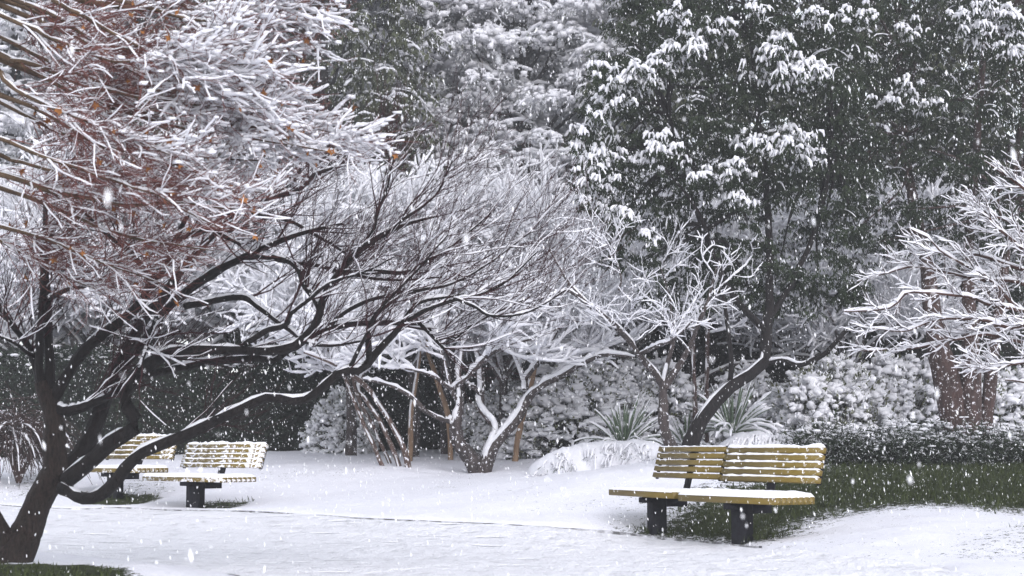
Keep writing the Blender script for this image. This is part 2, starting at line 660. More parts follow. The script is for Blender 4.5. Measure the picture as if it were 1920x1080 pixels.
# ------------------------------------------------------------------ ground
CTRL = []
for px, py, Y in [(1420, 1028, 12.6), (1170, 1003, 14.4), (700, 975, 15.6), (410, 960, 16.6), (0, 950, 17.5),
                  (960, 1080, 10.0), (300, 1080, 9.9), (1900, 1080, 9.8), (890, 891, 20), (740, 880, 20.5),
                  (500, 853, 24), (830, 853, 24), (150, 870, 24), (1100, 880, 19.5), (1220, 872, 18), (1340, 866, 17.0),
                  (1350, 1015, 13.6), (1237, 1005, 14.4), (1390, 1020, 13.2),
                  (1560, 948, 14.5), (1700, 953, 13.8), (1900, 960, 13.5), (1700, 878, 17), (1900, 878, 17), (1500, 882, 16.6),
                  (1700, 1020, 11.8), (1900, 1050, 10.8), (370, 955, 17.5), (220, 938, 18.8), (450, 888, 20.5), (100, 895, 20.5),
                  (30, 1064, 10.5), (200, 1074, 9.9), (1250, 852, 22), (1600, 848, 22)]:
    CTRL.append(at(px, py, Y))
for x, y, z in [(0, 0, 0), (-6, 2, 0), (6, 2, 0), (-12, 12, .1), (9, 11, .15), (-14, 24, .7), (14, 24, 1.0), (0, 32, 1.1), (-14, 34, 1.2),
                (14, 34, 1.4), (0, 50, 2.2), (-25, 50, 2.2), (25, 50, 2.2)]:
    CTRL.append(np.array((x, y, z), float))
CTRL = np.array(CTRL)
_d = np.sqrt(((CTRL[:, None, :2] - CTRL[None, :, :2]) ** 2).sum(-1) + 0.8)
_n = len(CTRL)
_A = np.zeros((_n + 3, _n + 3))
_A[:_n, :_n] = _d + np.eye(_n) * -0.02
_A[:_n, _n] = 1
_A[:_n, _n + 1:] = CTRL[:, :2]
_A[_n:, :_n] = _A[:_n, _n:].T
_w = np.linalg.solve(_A, np.concatenate([CTRL[:, 2], [0, 0, 0]]))


def base_z(x, y):
    x, y = np.asarray(x, float), np.asarray(y, float)
    sh = x.shape
    X = np.clip(x.ravel(), -26, 26)
    Yc = np.clip(y.ravel(), -4, 52)
    out = np.zeros(len(X))
    for i in range(_n):
        out += _w[i] * np.sqrt((X - CTRL[i, 0]) ** 2 + (Yc - CTRL[i, 1]) ** 2 + 0.8)
    out += _w[_n] + _w[_n + 1] * X + _w[_n + 2] * Yc
    return out.reshape(sh)


def on_ground(px, py):
    Ys = np.arange(6.0, 40.0, 0.05)
    p = np.array([at(px, py, Y) for Y in Ys])
    d = p[:, 2] - base_z(p[:, 0], p[:, 1])
    k = np.argmax(d < 0)
    return p[k] if d[k] < 0 else p[-1]


def poly_dist(X, Y, poly):
    """signed distance, negative inside"""
    poly = np.asarray(poly, float)
    d = np.full(X.shape, 1e9)
    ins = np.zeros(X.shape, bool)
    for i in range(len(poly)):
        a, c = poly[i], poly[(i + 1) % len(poly)]
        e = c - a
        tt = np.clip(((X - a[0]) * e[0] + (Y - a[1]) * e[1]) / max(e @ e, 1e-12), 0, 1)
        d = np.minimum(d, np.hypot(X - a[0] - e[0] * tt, Y - a[1] - e[1] * tt))
        cond = (a[1] > Y) != (c[1] > Y)
        with np.errstate(divide='ignore', invalid='ignore'):
            xi = (c[0] - a[0]) * (Y - a[1]) / (c[1] - a[1]) + a[0]
        ins ^= cond & (X < xi)
    return np.where(ins, -d, d)


far_edge = [(-14, 19.5)] + [tuple(on_ground(*q)[:2]) for q in [(0, 950), (220, 954), (410, 960), (700, 975), (950, 988), (1170, 1003), (1300, 1017), (1420, 1028), (1600, 1043), (1760, 1062)]] + [(2.9, 9.9), (4.6, 7.2), (7.5, 3.0)]
near_edge = [(-14, 15.2), (-7, 13.6)] + [tuple(on_ground(*q)[:2]) for q in [(0, 1036), (180, 1050), (420, 1078)]] + [(-0.9, 8.2), (0.2, 5.5), (1.2, 2.0), (1.6, 0.2)]
FE, _ = resample([(*p, 0) for p in far_edge], np.zeros(len(far_edge)), 240)
NE, _ = resample([(*p, 0) for p in near_edge], np.zeros(len(near_edge)), 240)
FE, NE = FE[:, :2], NE[:, :2]
PATH_POLY = np.vstack([FE[::3], NE[::-3]])


def gz(x, y):
    """lawn height: a little above the path beside it"""
    x, y = np.asarray(x, float), np.asarray(y, float)
    d = poly_dist(x, y, PATH_POLY)
    s = np.clip((d + 0.02) / 0.14, 0, 1)
    return base_z(x, y) + 0.035 * s * s * (3 - 2 * s) - 0.05 * np.clip(-d / 0.08, 0, 1)


shelter = [(1165, 1004), (1215, 992), (1270, 962), (1300, 930), (1420, 903), (1500, 880), (1560, 868), (2150, 868), (2150, 985), (1920, 968), (1800, 955), (1690, 955), (1590, 966), (1520, 990), (1480, 1012), (1400, 1026), (1280, 1017)]
SHELTER = np.array([on_ground(*q)[:2] for q in shelter])
BARE = [(SHELTER, 0.47, 1.2),
        (np.array([on_ground(*q)[:2] for q in [(150, 950), (160, 932), (210, 926), (290, 930), (310, 942), (270, 951)]]), 0.42, 0.25),
        (np.array([on_ground(*q)[:2] for q in [(340, 956), (360, 945), (430, 945), (478, 942), (425, 958)]]), 0.36, 0.2),
        (np.array([on_ground(*q)[:2] for q in [(-200, 1062), (60, 1068), (150, 1071), (230, 1080), (260, 1100), (-200, 1100)]]), 0.6, 0.2),
        (np.array([on_ground(*q)[:2] for q in [(0, 905), (60, 860), (120, 860), (90, 935), (0, 945)]]), 0.2, 0.5),
        (np.array([on_ground(*q)[:2] for q in [(1690, 1055), (1750, 1020), (1920, 975), (2050, 985), (2050, 1060), (1920, 1062)]]), 0.17, 0.6),
        (np.array([on_ground(*q)[:2] for q in [(180, 930), (230, 890), (330, 900), (340, 930)]]), 0.17, 0.4),
        (np.array([on_ground(*q)[:2] for q in [(760, 935), (820, 895), (930, 890), (900, 915)]]), 0.12, 0.4),
        (np.array([on_ground(*q)[:2] for q in [(1100, 985), (1130, 935), (1260, 930), (1230, 990)]]), 0.14, 0.5)]


def bare_at(x, y):
    out = 0.07 + 0.07 * vnoise(np.asarray(x) * 0.9, np.asarray(y) * 0.9, 31)
    for poly, amt, soft in BARE:
        d = poly_dist(x, y, poly)
        out = np.maximum(out, amt * np.clip(0.5 - d / soft, 0, 1))
    return out


def axis(lo, hi, step, a, b, g=1.28):
    mid = list(np.arange(lo, hi + 1e-6, step))
    s, v = step, hi
    up = []
    while v < b:
        s *= g
        v += s
        up.append(v)
    s, v = step, lo
    dn = []
    while v > a:
        s *= g
        v -= s
        dn.append(v)
    return np.array(dn[::-1] + mid + up)


gx = axis(-6.8, 6.2, 0.085, -320, 320)
gy = axis(8.8, 24.5, 0.085, -60, 700)
GX, GY = np.meshgrid(gx, gy)
GZ = gz(GX, GY)
dpath = poly_dist(GX, GY, PATH_POLY)
bare = bare_at(GX, GY)
lawn = np.clip((dpath - 0.05) / 0.3, 0, 1)
GZ = GZ + lawn * (0.020 * vnoise(GX * 1.3, GY * 1.3, 1) + 0.010 * vnoise(GX * 4, GY * 4, 2) + 0.008 * vnoise(GX * 9, GY * 9, 3))
GZ = GZ - 0.018 * np.clip(bare * 2, 0, 1)
GZ = GZ + np.clip((GY - 60) / 300, 0, 1) * 14
n_y, n_x = GX.shape
ii = (np.arange(n_y - 1)[:, None] * n_x + np.arange(n_x - 1)[None]).ravel()
gF = np.stack([ii, ii + 1, ii + n_x + 1, ii + n_x], 1)
me = mesh("ground", [(np.stack([GX, GY, GZ], -1).reshape(-1, 3), gF)], M_ground, attr=[("bare", bare.ravel())])
g = link("ground", me, kind="structure")
g["label"] = "snow-covered lawn rising gently towards the trees"

# path
nu = 44
u = np.linspace(0, 1, nu)
PX = FE[:, None] * (1 - u[None, :, None]) + NE[:, None] * u[None, :, None]
PZ = base_z(PX[..., 0], PX[..., 1]) + 0.006 + 0.010 * vnoise(PX[..., 0] * 2.2, PX[..., 1] * 2.2, 5) + 0.006 * vnoise(PX[..., 0] * 6, PX[..., 1] * 5, 6)
# two shallow trodden tracks
for c, wd in ((0.35, 0.05), (0.62, 0.06)):
    PZ -= 0.010 * np.exp(-((u[None] - c) / wd) ** 2) * (0.6 + 0.4 * vnoise(PX[..., 0] * 3, PX[..., 1] * 3, 8))
V = np.concatenate([PX, PZ[..., None]], -1)
i0 = (np.arange(239)[:, None] * nu + np.arange(nu - 1)[None]).ravel()
pF = np.stack([i0, i0 + nu, i0 + nu + 1, i0 + 1], 1)
o = link("path", mesh("path", [(V.reshape(-1, 3), pF)], M_path), kind="structure")
o["label"] = "snow-covered path curving past the benches"

# thin dark edging between path and lawn
e = FE[18:150]
ez = base_z(e[:, 0], e[:, 1])
tn = norm(np.gradient(e, axis=0))
nrm2 = np.stack([-tn[:, 1], tn[:, 0]], 1)
prof = [(-0.013, -0.08), (-0.013, 0.017), (0.013, 0.017), (0.013, -0.08)]
V = np.stack([np.concatenate([e + nrm2 * a, (ez + c + (0.006 * vnoise(e[:, 0] * 7, e[:, 1] * 7, 9) if c > 0 else 0))[:, None]], 1) for a, c in prof], 1)
link("path_edging", mesh("path_edging", [(V.reshape(-1, 3), ring_faces(1, len(e), 4))], M_edging, smooth=False), kind="structure")

# grass blades where the snow is thin
def blades(n, xr, yr, thr, hmin, hmax):
    x = rng.uniform(*xr, n)
    y = rng.uniform(*yr, n)
    bb = bare_at(x, y) + 0.12 * vnoise(x * 5, y * 5, 12) + 0.1 * vnoise(x * 17, y * 17, 13)
    k = (bb > thr) & (poly_dist(x, y, PATH_POLY) > 0.03)
    x, y = x[k], y[k]
    z = gz(x, y) - 0.02
    S = np.stack([x, y, z], 1)
    D = np.stack([rng.normal(0, .45, len(x)), rng.normal(0, .45, len(x)), np.ones(len(x))], 1)
    return leaf_quads(S, D, rng.uniform(hmin, hmax, len(x)), rng.uniform(0.006, 0.013, len(x)), fold=0.12)


gp = [blades(26000, (0.6, 6.5), (12.2, 17.6), 0.30, 0.04, 0.10),
      blades(1500, (-5.5, -2.5), (16, 19.5), 0.28, 0.05, 0.09),
      blades(2600, (-4.0, -1.3), (8.6, 11.0), 0.4, 0.025, 0.06)]
o = link("grass", mesh("grass", gp, M_grass, smooth=False), kind="stuff")
o["label"] = "short green grass showing where the snow is thin"
o["category"] = "grass"

# ------------------------------------------------------------------ benches
def box(x0, x1, y0, y1, z0, z1, ch=0.004):
    """box with chamfered long edges (along x)"""
    pr = [(y0 + ch, z0), (y1 - ch, z0), (y1, z0 + ch), (y1, z1 - ch), (y1 - ch, z1), (y0 + ch, z1), (y0, z1 - ch), (y0, z0 + ch)]
    V = np.array([(x, a, c) for x in (x0, x1) for a, c in pr])
    F = [(i, (i + 1) % 8, 8 + (i + 1) % 8, 8 + i) for i in range(8)]
    for o_ in (0, 8):
        q = [(0, 1, 2, 3), (0, 3, 4, 7), (7, 4, 5, 6)]
        F += [tuple(o_ + k for k in (qq if o_ else qq[::-1])) for qq in q]
    return V, np.array(F)


BL, BW, SEATZ = 1.20, 0.42, 0.40   # length, depth, seat height
TILT = math.radians(15)


def snow_ridge(x0, x1, yc, zc, w, h, n=44, seed=0):
    x = np.linspace(x0, x1, n)
    a = np.arange(7) * 2 * np.pi / 7
    hh = h * np.clip(0.85 + 0.30 * vnoise(x * 6, x * 0 + seed, 3) + 0.22 * vnoise(x * 22, x * 0 + seed, 4) + 0.1 * vnoise(x * 60, x * 0 + seed, 5), 0.05, 2)
    ww = w * (1 + 0.14 * vnoise(x * 14, x * 0 + seed + 7, 4))
    e = np.clip(np.minimum(x - x0, x1 - x) / 0.03, 0.15, 1) ** .5
    hh, ww = hh * e, ww * e
    V = np.stack([np.repeat(x[:, None], 7, 1), yc + np.cos(a)[None] * ww[:, None] + 0.006 * vnoise(x * 20, x * 0 + 2, 3)[:, None],
                  zc + hh[:, None] * (0.42 + 0.55 * np.sin(a)[None])], -1)
    return V.reshape(-1, 3), ring_faces(1, n, 7)


def make_bench(label, loc, rz, paint, back_snow, seat_snow, seed):
    t_ = thing("park_bench", label, "bench", loc, rz, group="ochre slatted park benches")
    # seat boards lie along x; +y is towards the back
    ns = 7
    pw = BW / ns
    sm_ = mesh("seat_slat", [box(-BL / 2, BL / 2, -pw / 2 + .004, pw / 2 - .004, 0, 0.058)], paint, smooth=False)
    for i in range(ns):
        link("seat_slat", sm_, t_, (0, (i + .5) * pw, SEATZ - 0.058))
    bm_ = mesh("back_slat", [box(-BL / 2 + .01, BL / 2 - .01, -0.0175, 0.0175, 0, 0.045)], paint, smooth=False)
    rid = mesh("slat_snow", [snow_ridge(-BL / 2 + .012, BL / 2 - .012, 0, 0.038, 0.016, 0.022 * back_snow, seed=seed)], M_bench_snow)
    rid2 = mesh("slat_snow", [snow_ridge(-BL / 2 + .012, BL / 2 - .012, 0, 0.038, 0.019, 0.034 * back_snow, seed=seed + 3)], M_bench_snow)
    for i in range(5):
        z = SEATZ + 0.105 + i * 0.060
        y = BW + 0.03 + (z - SEATZ) * math.tan(TILT)
        s_ = link("back_slat", bm_, t_, (0, y, z))
        s_.rotation_euler = (-TILT, 0, 0)
        link("snow", rid2 if i == 4 else rid, s_)
    # post, arm under the seat, leaning back support
    V, F = box(-0.055, 0.055, 0.11, 0.25, -0.12, SEATZ - 0.063)
    link("leg", mesh("leg", [(V, F)], M_post, smooth=False), t_)
    V, F = box(-0.045, 0.045, 0.253, BW + 0.05, SEATZ - 0.148, SEATZ - 0.062)
    V2, F2 = box(-0.045, 0.045, 0.02, 0.107, SEATZ - 0.11, SEATZ - 0.062)
    link("seat_arm", mesh("seat_arm", [(V, F), (V2, F2)], M_post, smooth=False), t_)
    V, F = box(-0.035, 0.035, 0.0, 0.03, -0.08, 0.40)
    o_ = link("back_support", mesh("back_support", [(V, F)], M_post, smooth=False), t_, (0, BW + 0.052, SEATZ))
    o_.rotation_euler = (-TILT, 0, 0)
    for sx in (-1, 1):
        V, F = box(-0.02, 0.02, 0.0, 0.012, -0.01, 0.31)
        o_ = link("back_batten", mesh("back_batten", [(V, F)], M_post, smooth=False), t_, (sx * (BL / 2 - 0.035), BW + 0.075, SEATZ + 0.1))
        o_.rotation_euler = (-TILT, 0, 0)
    # snow lying on the seat
    xs = np.linspace(-BL / 2, BL / 2, 60)
    ys = np.linspace(0.0, BW, 22)
    X, Y = np.meshgrid(xs, ys)
    ed = np.minimum.reduce([X + BL / 2, BL / 2 - X, Y, BW - Y])
    e = np.sqrt(np.clip(ed / 0.03, 0, 1))
    Z = SEATZ - 0.004 + seat_snow * e * (0.030 + 0.006 * vnoise(X * 7, Y * 7, seed) + 0.004 * vnoise(X * 22, Y * 22, seed + 1))
    i1 = (np.arange(21)[:, None] * 60 + np.arange(59)[None]).ravel()
    link("snow", mesh("seat_snow", [(np.stack([X, Y, Z], -1).reshape(-1, 3), np.stack([i1, i1 + 1, i1 + 61, i1 + 60], 1))], M_bench_snow), t_, kind="stuff")
    return t_


TH = math.atan2(0.90, 0.43)        # the run of the pair: left-far to right-near
leg1 = on_ground(1232, 1004)
leg2 = on_ground(1392, 1022)


def bench_at(leg, rz, sc=(1, 1, 1), **kw):
    off = np.array((-math.sin(rz), math.cos(rz))) * 0.18
    x, y = leg[0] - off[0], leg[1] - off[1]
    z = float(base_z(leg[0], leg[1])) + kw.pop('dz', 0.0)
    o_ = make_bench(loc=(x, y, z), rz=rz, **kw)
    o_.scale = sc
    return o_


RZ1 = -TH
bench_at(leg1, RZ1 - 0.03, label="ochre bench with little snow, first of the joined pair before the twin-stemmed tree", paint=M_paint0, back_snow=0.55, seat_snow=0.75, seed=3)
bench_at(leg2, RZ1 + 0.14, label="ochre bench with snow along its boards, end of the joined pair by the dark hedge", paint=M_paint1, back_snow=1.25, seat_snow=1.5, seed=11)
bench_at(on_ground(364, 956), -math.radians(42), sc=(1.2, 1.08, 0.9), label="ochre bench caked in snow, standing alone on its single post by the path", paint=M_paint2, back_snow=1.5, seat_snow=1.35, seed=21)
bench_at(on_ground(214, 938), -math.radians(40), sc=(1.12, 1.05, 0.95), label="ochre bench with snowy boards seen behind the black trunk of the leaning tree", paint=M_paint2b, back_snow=1.2, seat_snow=1.2, seed=31)


# ------------------------------------------------------------------ leaning black tree in front
def limb_tree(name, label, cat, base, limbs, lines_parts, group=None):
    pass


YT = 10.5
FT = [  # (px, py, Y, radius px): traced limbs
    [(18, 1085, 10.5, 46), (28, 1050, 10.5, 38), (45, 1010, 10.5, 30), (72, 945, 10.5, 26), (105, 890, 10.5, 26)],
    [(22, 1040, 10.5, 22), (5, 995, 10.45, 14), (-30, 930, 10.4, 12), (-90, 800, 10.3, 10)],
    [(105, 895, 10.5, 24), (104, 830, 10.5, 22), (100, 780, 10.5, 19), (88, 745, 10.5, 17), (78, 715, 10.5, 13)],
    [(80, 725, 10.5, 10), (68, 690, 10.5, 8), (52, 650, 10.45, 6), (28, 615, 10.4, 5), (0, 580, 10.35, 4.5), (-40, 540, 10.3, 3.5)],
    [(82, 728, 10.5, 10), (74, 690, 10.45, 8), (76, 640, 10.4, 7.5), (82, 560, 10.4, 7), (82, 480, 10.3, 6), (84, 400, 10.2, 4), (90, 320, 10.1, 3)],
    [(95, 730, 10.5, 11), (93, 680, 10.5, 9), (88, 620, 10.5, 8), (90, 560, 10.5, 7), (86, 500, 10.5, 5), (100, 420, 10.5, 3)],
    [(100, 745, 10.5, 13), (130, 695, 10.5, 11), (165, 650, 10.45, 11), (205, 615, 10.4, 11), (240, 590, 10.4, 10), (265, 565, 10.35, 9), (285, 530, 10.3, 10), (308, 500, 10.25, 9), (330, 450, 10.2, 6), (360, 390, 10.2, 4)],
    [(120, 885, 10.55, 18), (160, 840, 10.6, 17), (182, 790, 10.65, 15), (198, 735, 10.7, 15), (215, 700, 10.7, 12), (240, 650, 10.75, 11), (262, 612, 10.8, 11), (285, 580, 10.85, 11), (310, 550, 10.9, 10), (330, 520, 10.95, 9), (370, 470, 11, 6), (420, 420, 11.1, 5)],
    [(222, 695, 10.7, 9), (255, 660, 10.65, 9), (285, 625, 10.6, 9), (300, 595, 10.55, 9), (330, 560, 10.55, 7), (380, 520, 10.5, 6), (440, 490, 10.4, 6), (500, 462, 10.4, 6), (560, 440, 10.4, 4.5), (640, 420, 10.5, 3)],
    [(106, 763, 10.5, 11), (125, 772, 10.45, 10), (150, 766, 10.4, 10), (185, 752, 10.45, 9), (210, 738, 10.6, 9), (240, 722, 10.6, 8), (262, 712, 10.6, 8)],
    [(125, 900, 10.4, 17), (170, 865, 10.3, 16), (215, 825, 10.25, 16), (250, 805, 10.2, 15), (256, 790, 10.2, 14), (240, 765, 10.2, 13), (236, 735, 10.2, 13), (255, 705, 10.2, 13), (285, 680, 10.15, 13), (330, 660, 10.1, 12), (400, 657, 10.1, 9), (470, 658, 10.1, 8), (530, 655, 10.1, 9), (565, 640, 10.1, 9), (590, 612, 10.1, 8), (602, 580, 10.1, 7), (612, 545, 10.1, 7), (640, 505, 10.1, 6.5), (680, 465, 10.1, 6), (720, 438, 10.1, 5.5), (765, 418, 10.1, 3.5), (820, 405, 10.1, 2)],
    [(270, 700, 10.2, 9), (300, 698, 10.25, 8), (350, 688, 10.3, 8), (420, 675, 10.35, 8), (480, 670, 10.4, 7), (515, 675, 10.4, 6), (545, 655, 10.4, 6), (590, 630, 10.5, 6), (640, 612, 10.5, 6), (700, 605, 10.5, 5.5), (760, 608, 10.5, 5), (810, 620, 10.6, 5), (852, 637, 10.6, 5), (875, 615, 10.6, 3.5), (920, 590, 10.6, 2.5), (990, 560, 10.6, 1.5)],
    [(115, 915, 10.3, 13), (150, 935, 10.15, 12), (190, 925, 10.05, 13), (218, 900, 10, 13), (245, 865, 9.95, 12), (270, 845, 9.95, 11), (320, 825, 9.95, 11), (370, 805, 9.95, 10.5), (430, 775, 9.95, 9.5), (500, 747, 9.95, 9), (560, 752, 10, 8.5), (600, 730, 10, 8.5), (640, 693, 10, 8.5), (662, 697, 10.05, 8), (690, 683, 10.1, 8), (708, 660, 10.1, 7), (740, 625, 10.1, 6), (760, 600, 10.1, 5), (775, 575, 10.1, 4), (810, 560, 10.1, 3), (870, 550, 10.2, 2)],
    [(692, 680, 10.1, 6), (690, 650, 10, 6), (692, 620, 9.95, 5), (705, 590, 9.9, 4), (735, 555, 9.9, 3), (780, 510, 9.9, 2), (840, 440, 9.9, 1.4)],
    [(655, 690, 10.05, 4.5), (670, 660, 9.9, 4), (690, 620, 9.8, 3.5), (720, 570, 9.8, 2.5), (760, 530, 9.75, 1.6)],
    [(600, 590, 10.1, 7), (590, 560, 10.2, 6), (572, 532, 10.3, 5), (560, 505, 10.35, 4.5), (540, 488, 10.4, 4.5), (510, 480, 10.4, 4)],
    [(345, 575, 10.5, 7), (400, 565, 10.5, 6), (460, 560, 10.4, 6), (490, 580, 10.3, 5), (540, 615, 10.2, 4.5), (570, 640, 10.1, 3.5), (620, 650, 10, 3), (680, 640, 9.9, 2)],
    [(460, 645, 10.1, 5.5), (500, 622, 10.0, 5.5), (540, 610, 9.95, 5), (548, 590, 9.95, 4), (580, 560, 9.95, 4), (620, 530, 9.9, 3), (680, 510, 9.9, 2.2), (740, 480, 9.9, 1.5)],
    [(330, 560, 10.6, 6), (370, 535, 10.7, 5.5), (430, 500, 10.8, 5), (480, 480, 10.9, 4.5), (540, 490, 11, 4), (600, 500, 11, 4), (660, 515, 11, 3.5), (740, 525, 11, 2.5), (830, 520, 11, 1.6)],
    [(420, 420, 11, 5), (480, 385, 11, 6), (520, 370, 11, 5.5), (560, 355, 11, 5), (590, 330, 11, 4.5), (620, 318, 11, 3), (680, 300, 11, 1.8)],
    [(500, 370, 11, 4), (540, 350, 11.1, 3.5), (560, 325, 11.1, 3), (570, 285, 11.1, 2)],
    [(400, 405, 10.8, 4), (470, 400, 10.8, 4), (540, 415, 10.8, 4), (590, 440, 10.8, 3.5), (650, 475, 10.8, 2.5)],
    [(688, 460, 10.1, 5), (700, 430, 10.1, 4), (708, 395, 10.1, 3.5), (725, 350, 10.1, 2), (740, 290, 10.1, 1.4)],
    [(640, 510, 10.1, 5), (700, 508, 10, 4.5), (760, 508, 10, 4), (800, 490, 10, 3), (850, 460, 10, 2), (920, 400, 10, 1.5)],
    [(620, 610, 10.1, 5), (660, 580, 10.1, 4.5), (720, 555, 10.1, 4), (790, 545, 10.1, 3.5), (850, 530, 10.1, 2.5), (920, 490, 10.1, 1.8), (1000, 430, 10.1, 1.2)],
    [(765, 600, 10.1, 4.5), (800, 580, 10, 4), (850, 563, 10, 3.5), (900, 555, 10, 3), (960, 520, 10, 2), (1010, 470, 10, 1.5)],
    [(850, 560, 10, 3), (890, 575, 10, 3), (920, 590, 10, 2.5), (990, 585, 10, 2), (1060, 545, 10, 1.2)],
    [(780, 600, 10.4, 4), (820, 640, 10.4, 3), (835, 655, 10.4, 3)],
    [(720, 440, 10.1, 3.5), (770, 405, 10, 3), (820, 360, 10, 2), (850, 300, 10, 1.3)],
    [(300, 600, 10.4, 6), (280, 640, 10.2, 5), (262, 690, 10.0, 4)],
    [(90, 560, 10.4, 5), (130, 540, 10.2, 4), (180, 530, 10.1, 3), (240, 480, 10.1, 2)],
    [(60, 665, 10.4, 4), (20, 640, 10.2, 3), (-30, 620, 10.2, 2)],
    [(285, 530, 10.3, 6), (250, 480, 10.2, 5), (200, 440, 10.1, 4), (140, 380, 10.0, 3)],
    [(330, 450, 10.2, 5), (390, 430, 10.3, 6), (410, 440, 10.3, 5), (450, 460, 10.3, 3)],
]
NL = 40
P0, R0 = trace(FT, NL, wob=0.010)
R0 = R0 * (1 + 0.08 * vnoise(np.arange(NL)[None] * 0.12 + np.arange(len(R0))[:, None] * 9.7, np.zeros(R0.shape), 3))
base = np.array([at(25, 1064, 10.5)[0], 10.5, float(base_z(at(25, 1064, 10.5)[0], 10.5))])
tree = thing("leaning_tree", "leaning bare tree with wet black limbs spreading over the path at the front", "tree", base)
thick = np.array([0, 1, 2])
link("trunk", mesh("trunk", [(lambda v, f: (v - base, f))(*tubes(P0[:3], R0[:3], 20, 0.012))], M_trunk), tree)
link("limbs", mesh("limbs", [(lambda v, f: (v - base, f))(*tubes(P0[3:], R0[3:], 8, 0.03))], M_black), tree, kind="stuff")
# side shoots, biased up and to the open right side
S, D, r, tt = children(P0[3:], R0[3:], 11, 0.25, 1.0, (25, 65), flat=0.8, lift=0.1)
L1 = rng.uniform(0.2, 0.55, len(S))
P1 = grow(S, D * 0.8 + np.array([0.38, 0, 0.28]), L1, 7, 0.13, (0.03, 0, 0.05))
R1 = taper(np.clip(r * 0.45, 0.003, 0.0065), 7, 0.4)
S, D, r, tt = children(P1, R1, 4, 0.2, 1.0, (20, 60), lift=0.2)
P2 = grow(S, D + np.array([0.15, 0, 0.25]), rng.uniform(0.15, 0.45, len(S)), 5, 0.14, (0.05, 0, 0.06))
R2 = taper(np.clip(r * 0.6, 0.0019, 0.003), 5, 0.6)
S, D, r, tt = children(P2, R2, 2, 0.2, 1.0, (20, 55), lift=0.2)
kk = rng.random(len(S)) < 0.95
P3 = grow(S[kk], D[kk] + np.array([0.2, 0, 0.25]), rng.uniform(0.08, 0.32, kk.sum()), 4, 0.1, (0.04, 0, 0.06))
R3 = taper(np.full(kk.sum(), 0.0016), 4, 0.75)
kx = (P1[:, :, 0].mean(1) > -2.3)
tw = [tubes(P1, R1, 4), tubes(P2, R2, 3), tubes(P3, R3, 3)]
link("crown", mesh("crown", [(v - base, f) for v, f in tw], M_twig), tree, kind="stuff")
hP0 = np.where(R0[3:].max(1) > 0.02, 0.024, 0.014)
sn = [snowcaps(P0[3:], R0[3:], h=hP0 * .8, w=0.003, K=6, wr=0.5, gap=0.22, lo=0.55),
      snowcaps(P1, R1, h=0.011, w=0.003, K=4, gap=0.2, lo=0.45, keep=rng.random(len(P1)) < 0.55),
      snowcaps(P2, R2, h=0.008, w=0.003, K=4, gap=0.2, lo=0.5, keep=rng.random(len(P2)) < 0.2)]
link("snow", mesh("snow", [(v - base, f) for v, f in sn], M_snow), tree, kind="stuff")

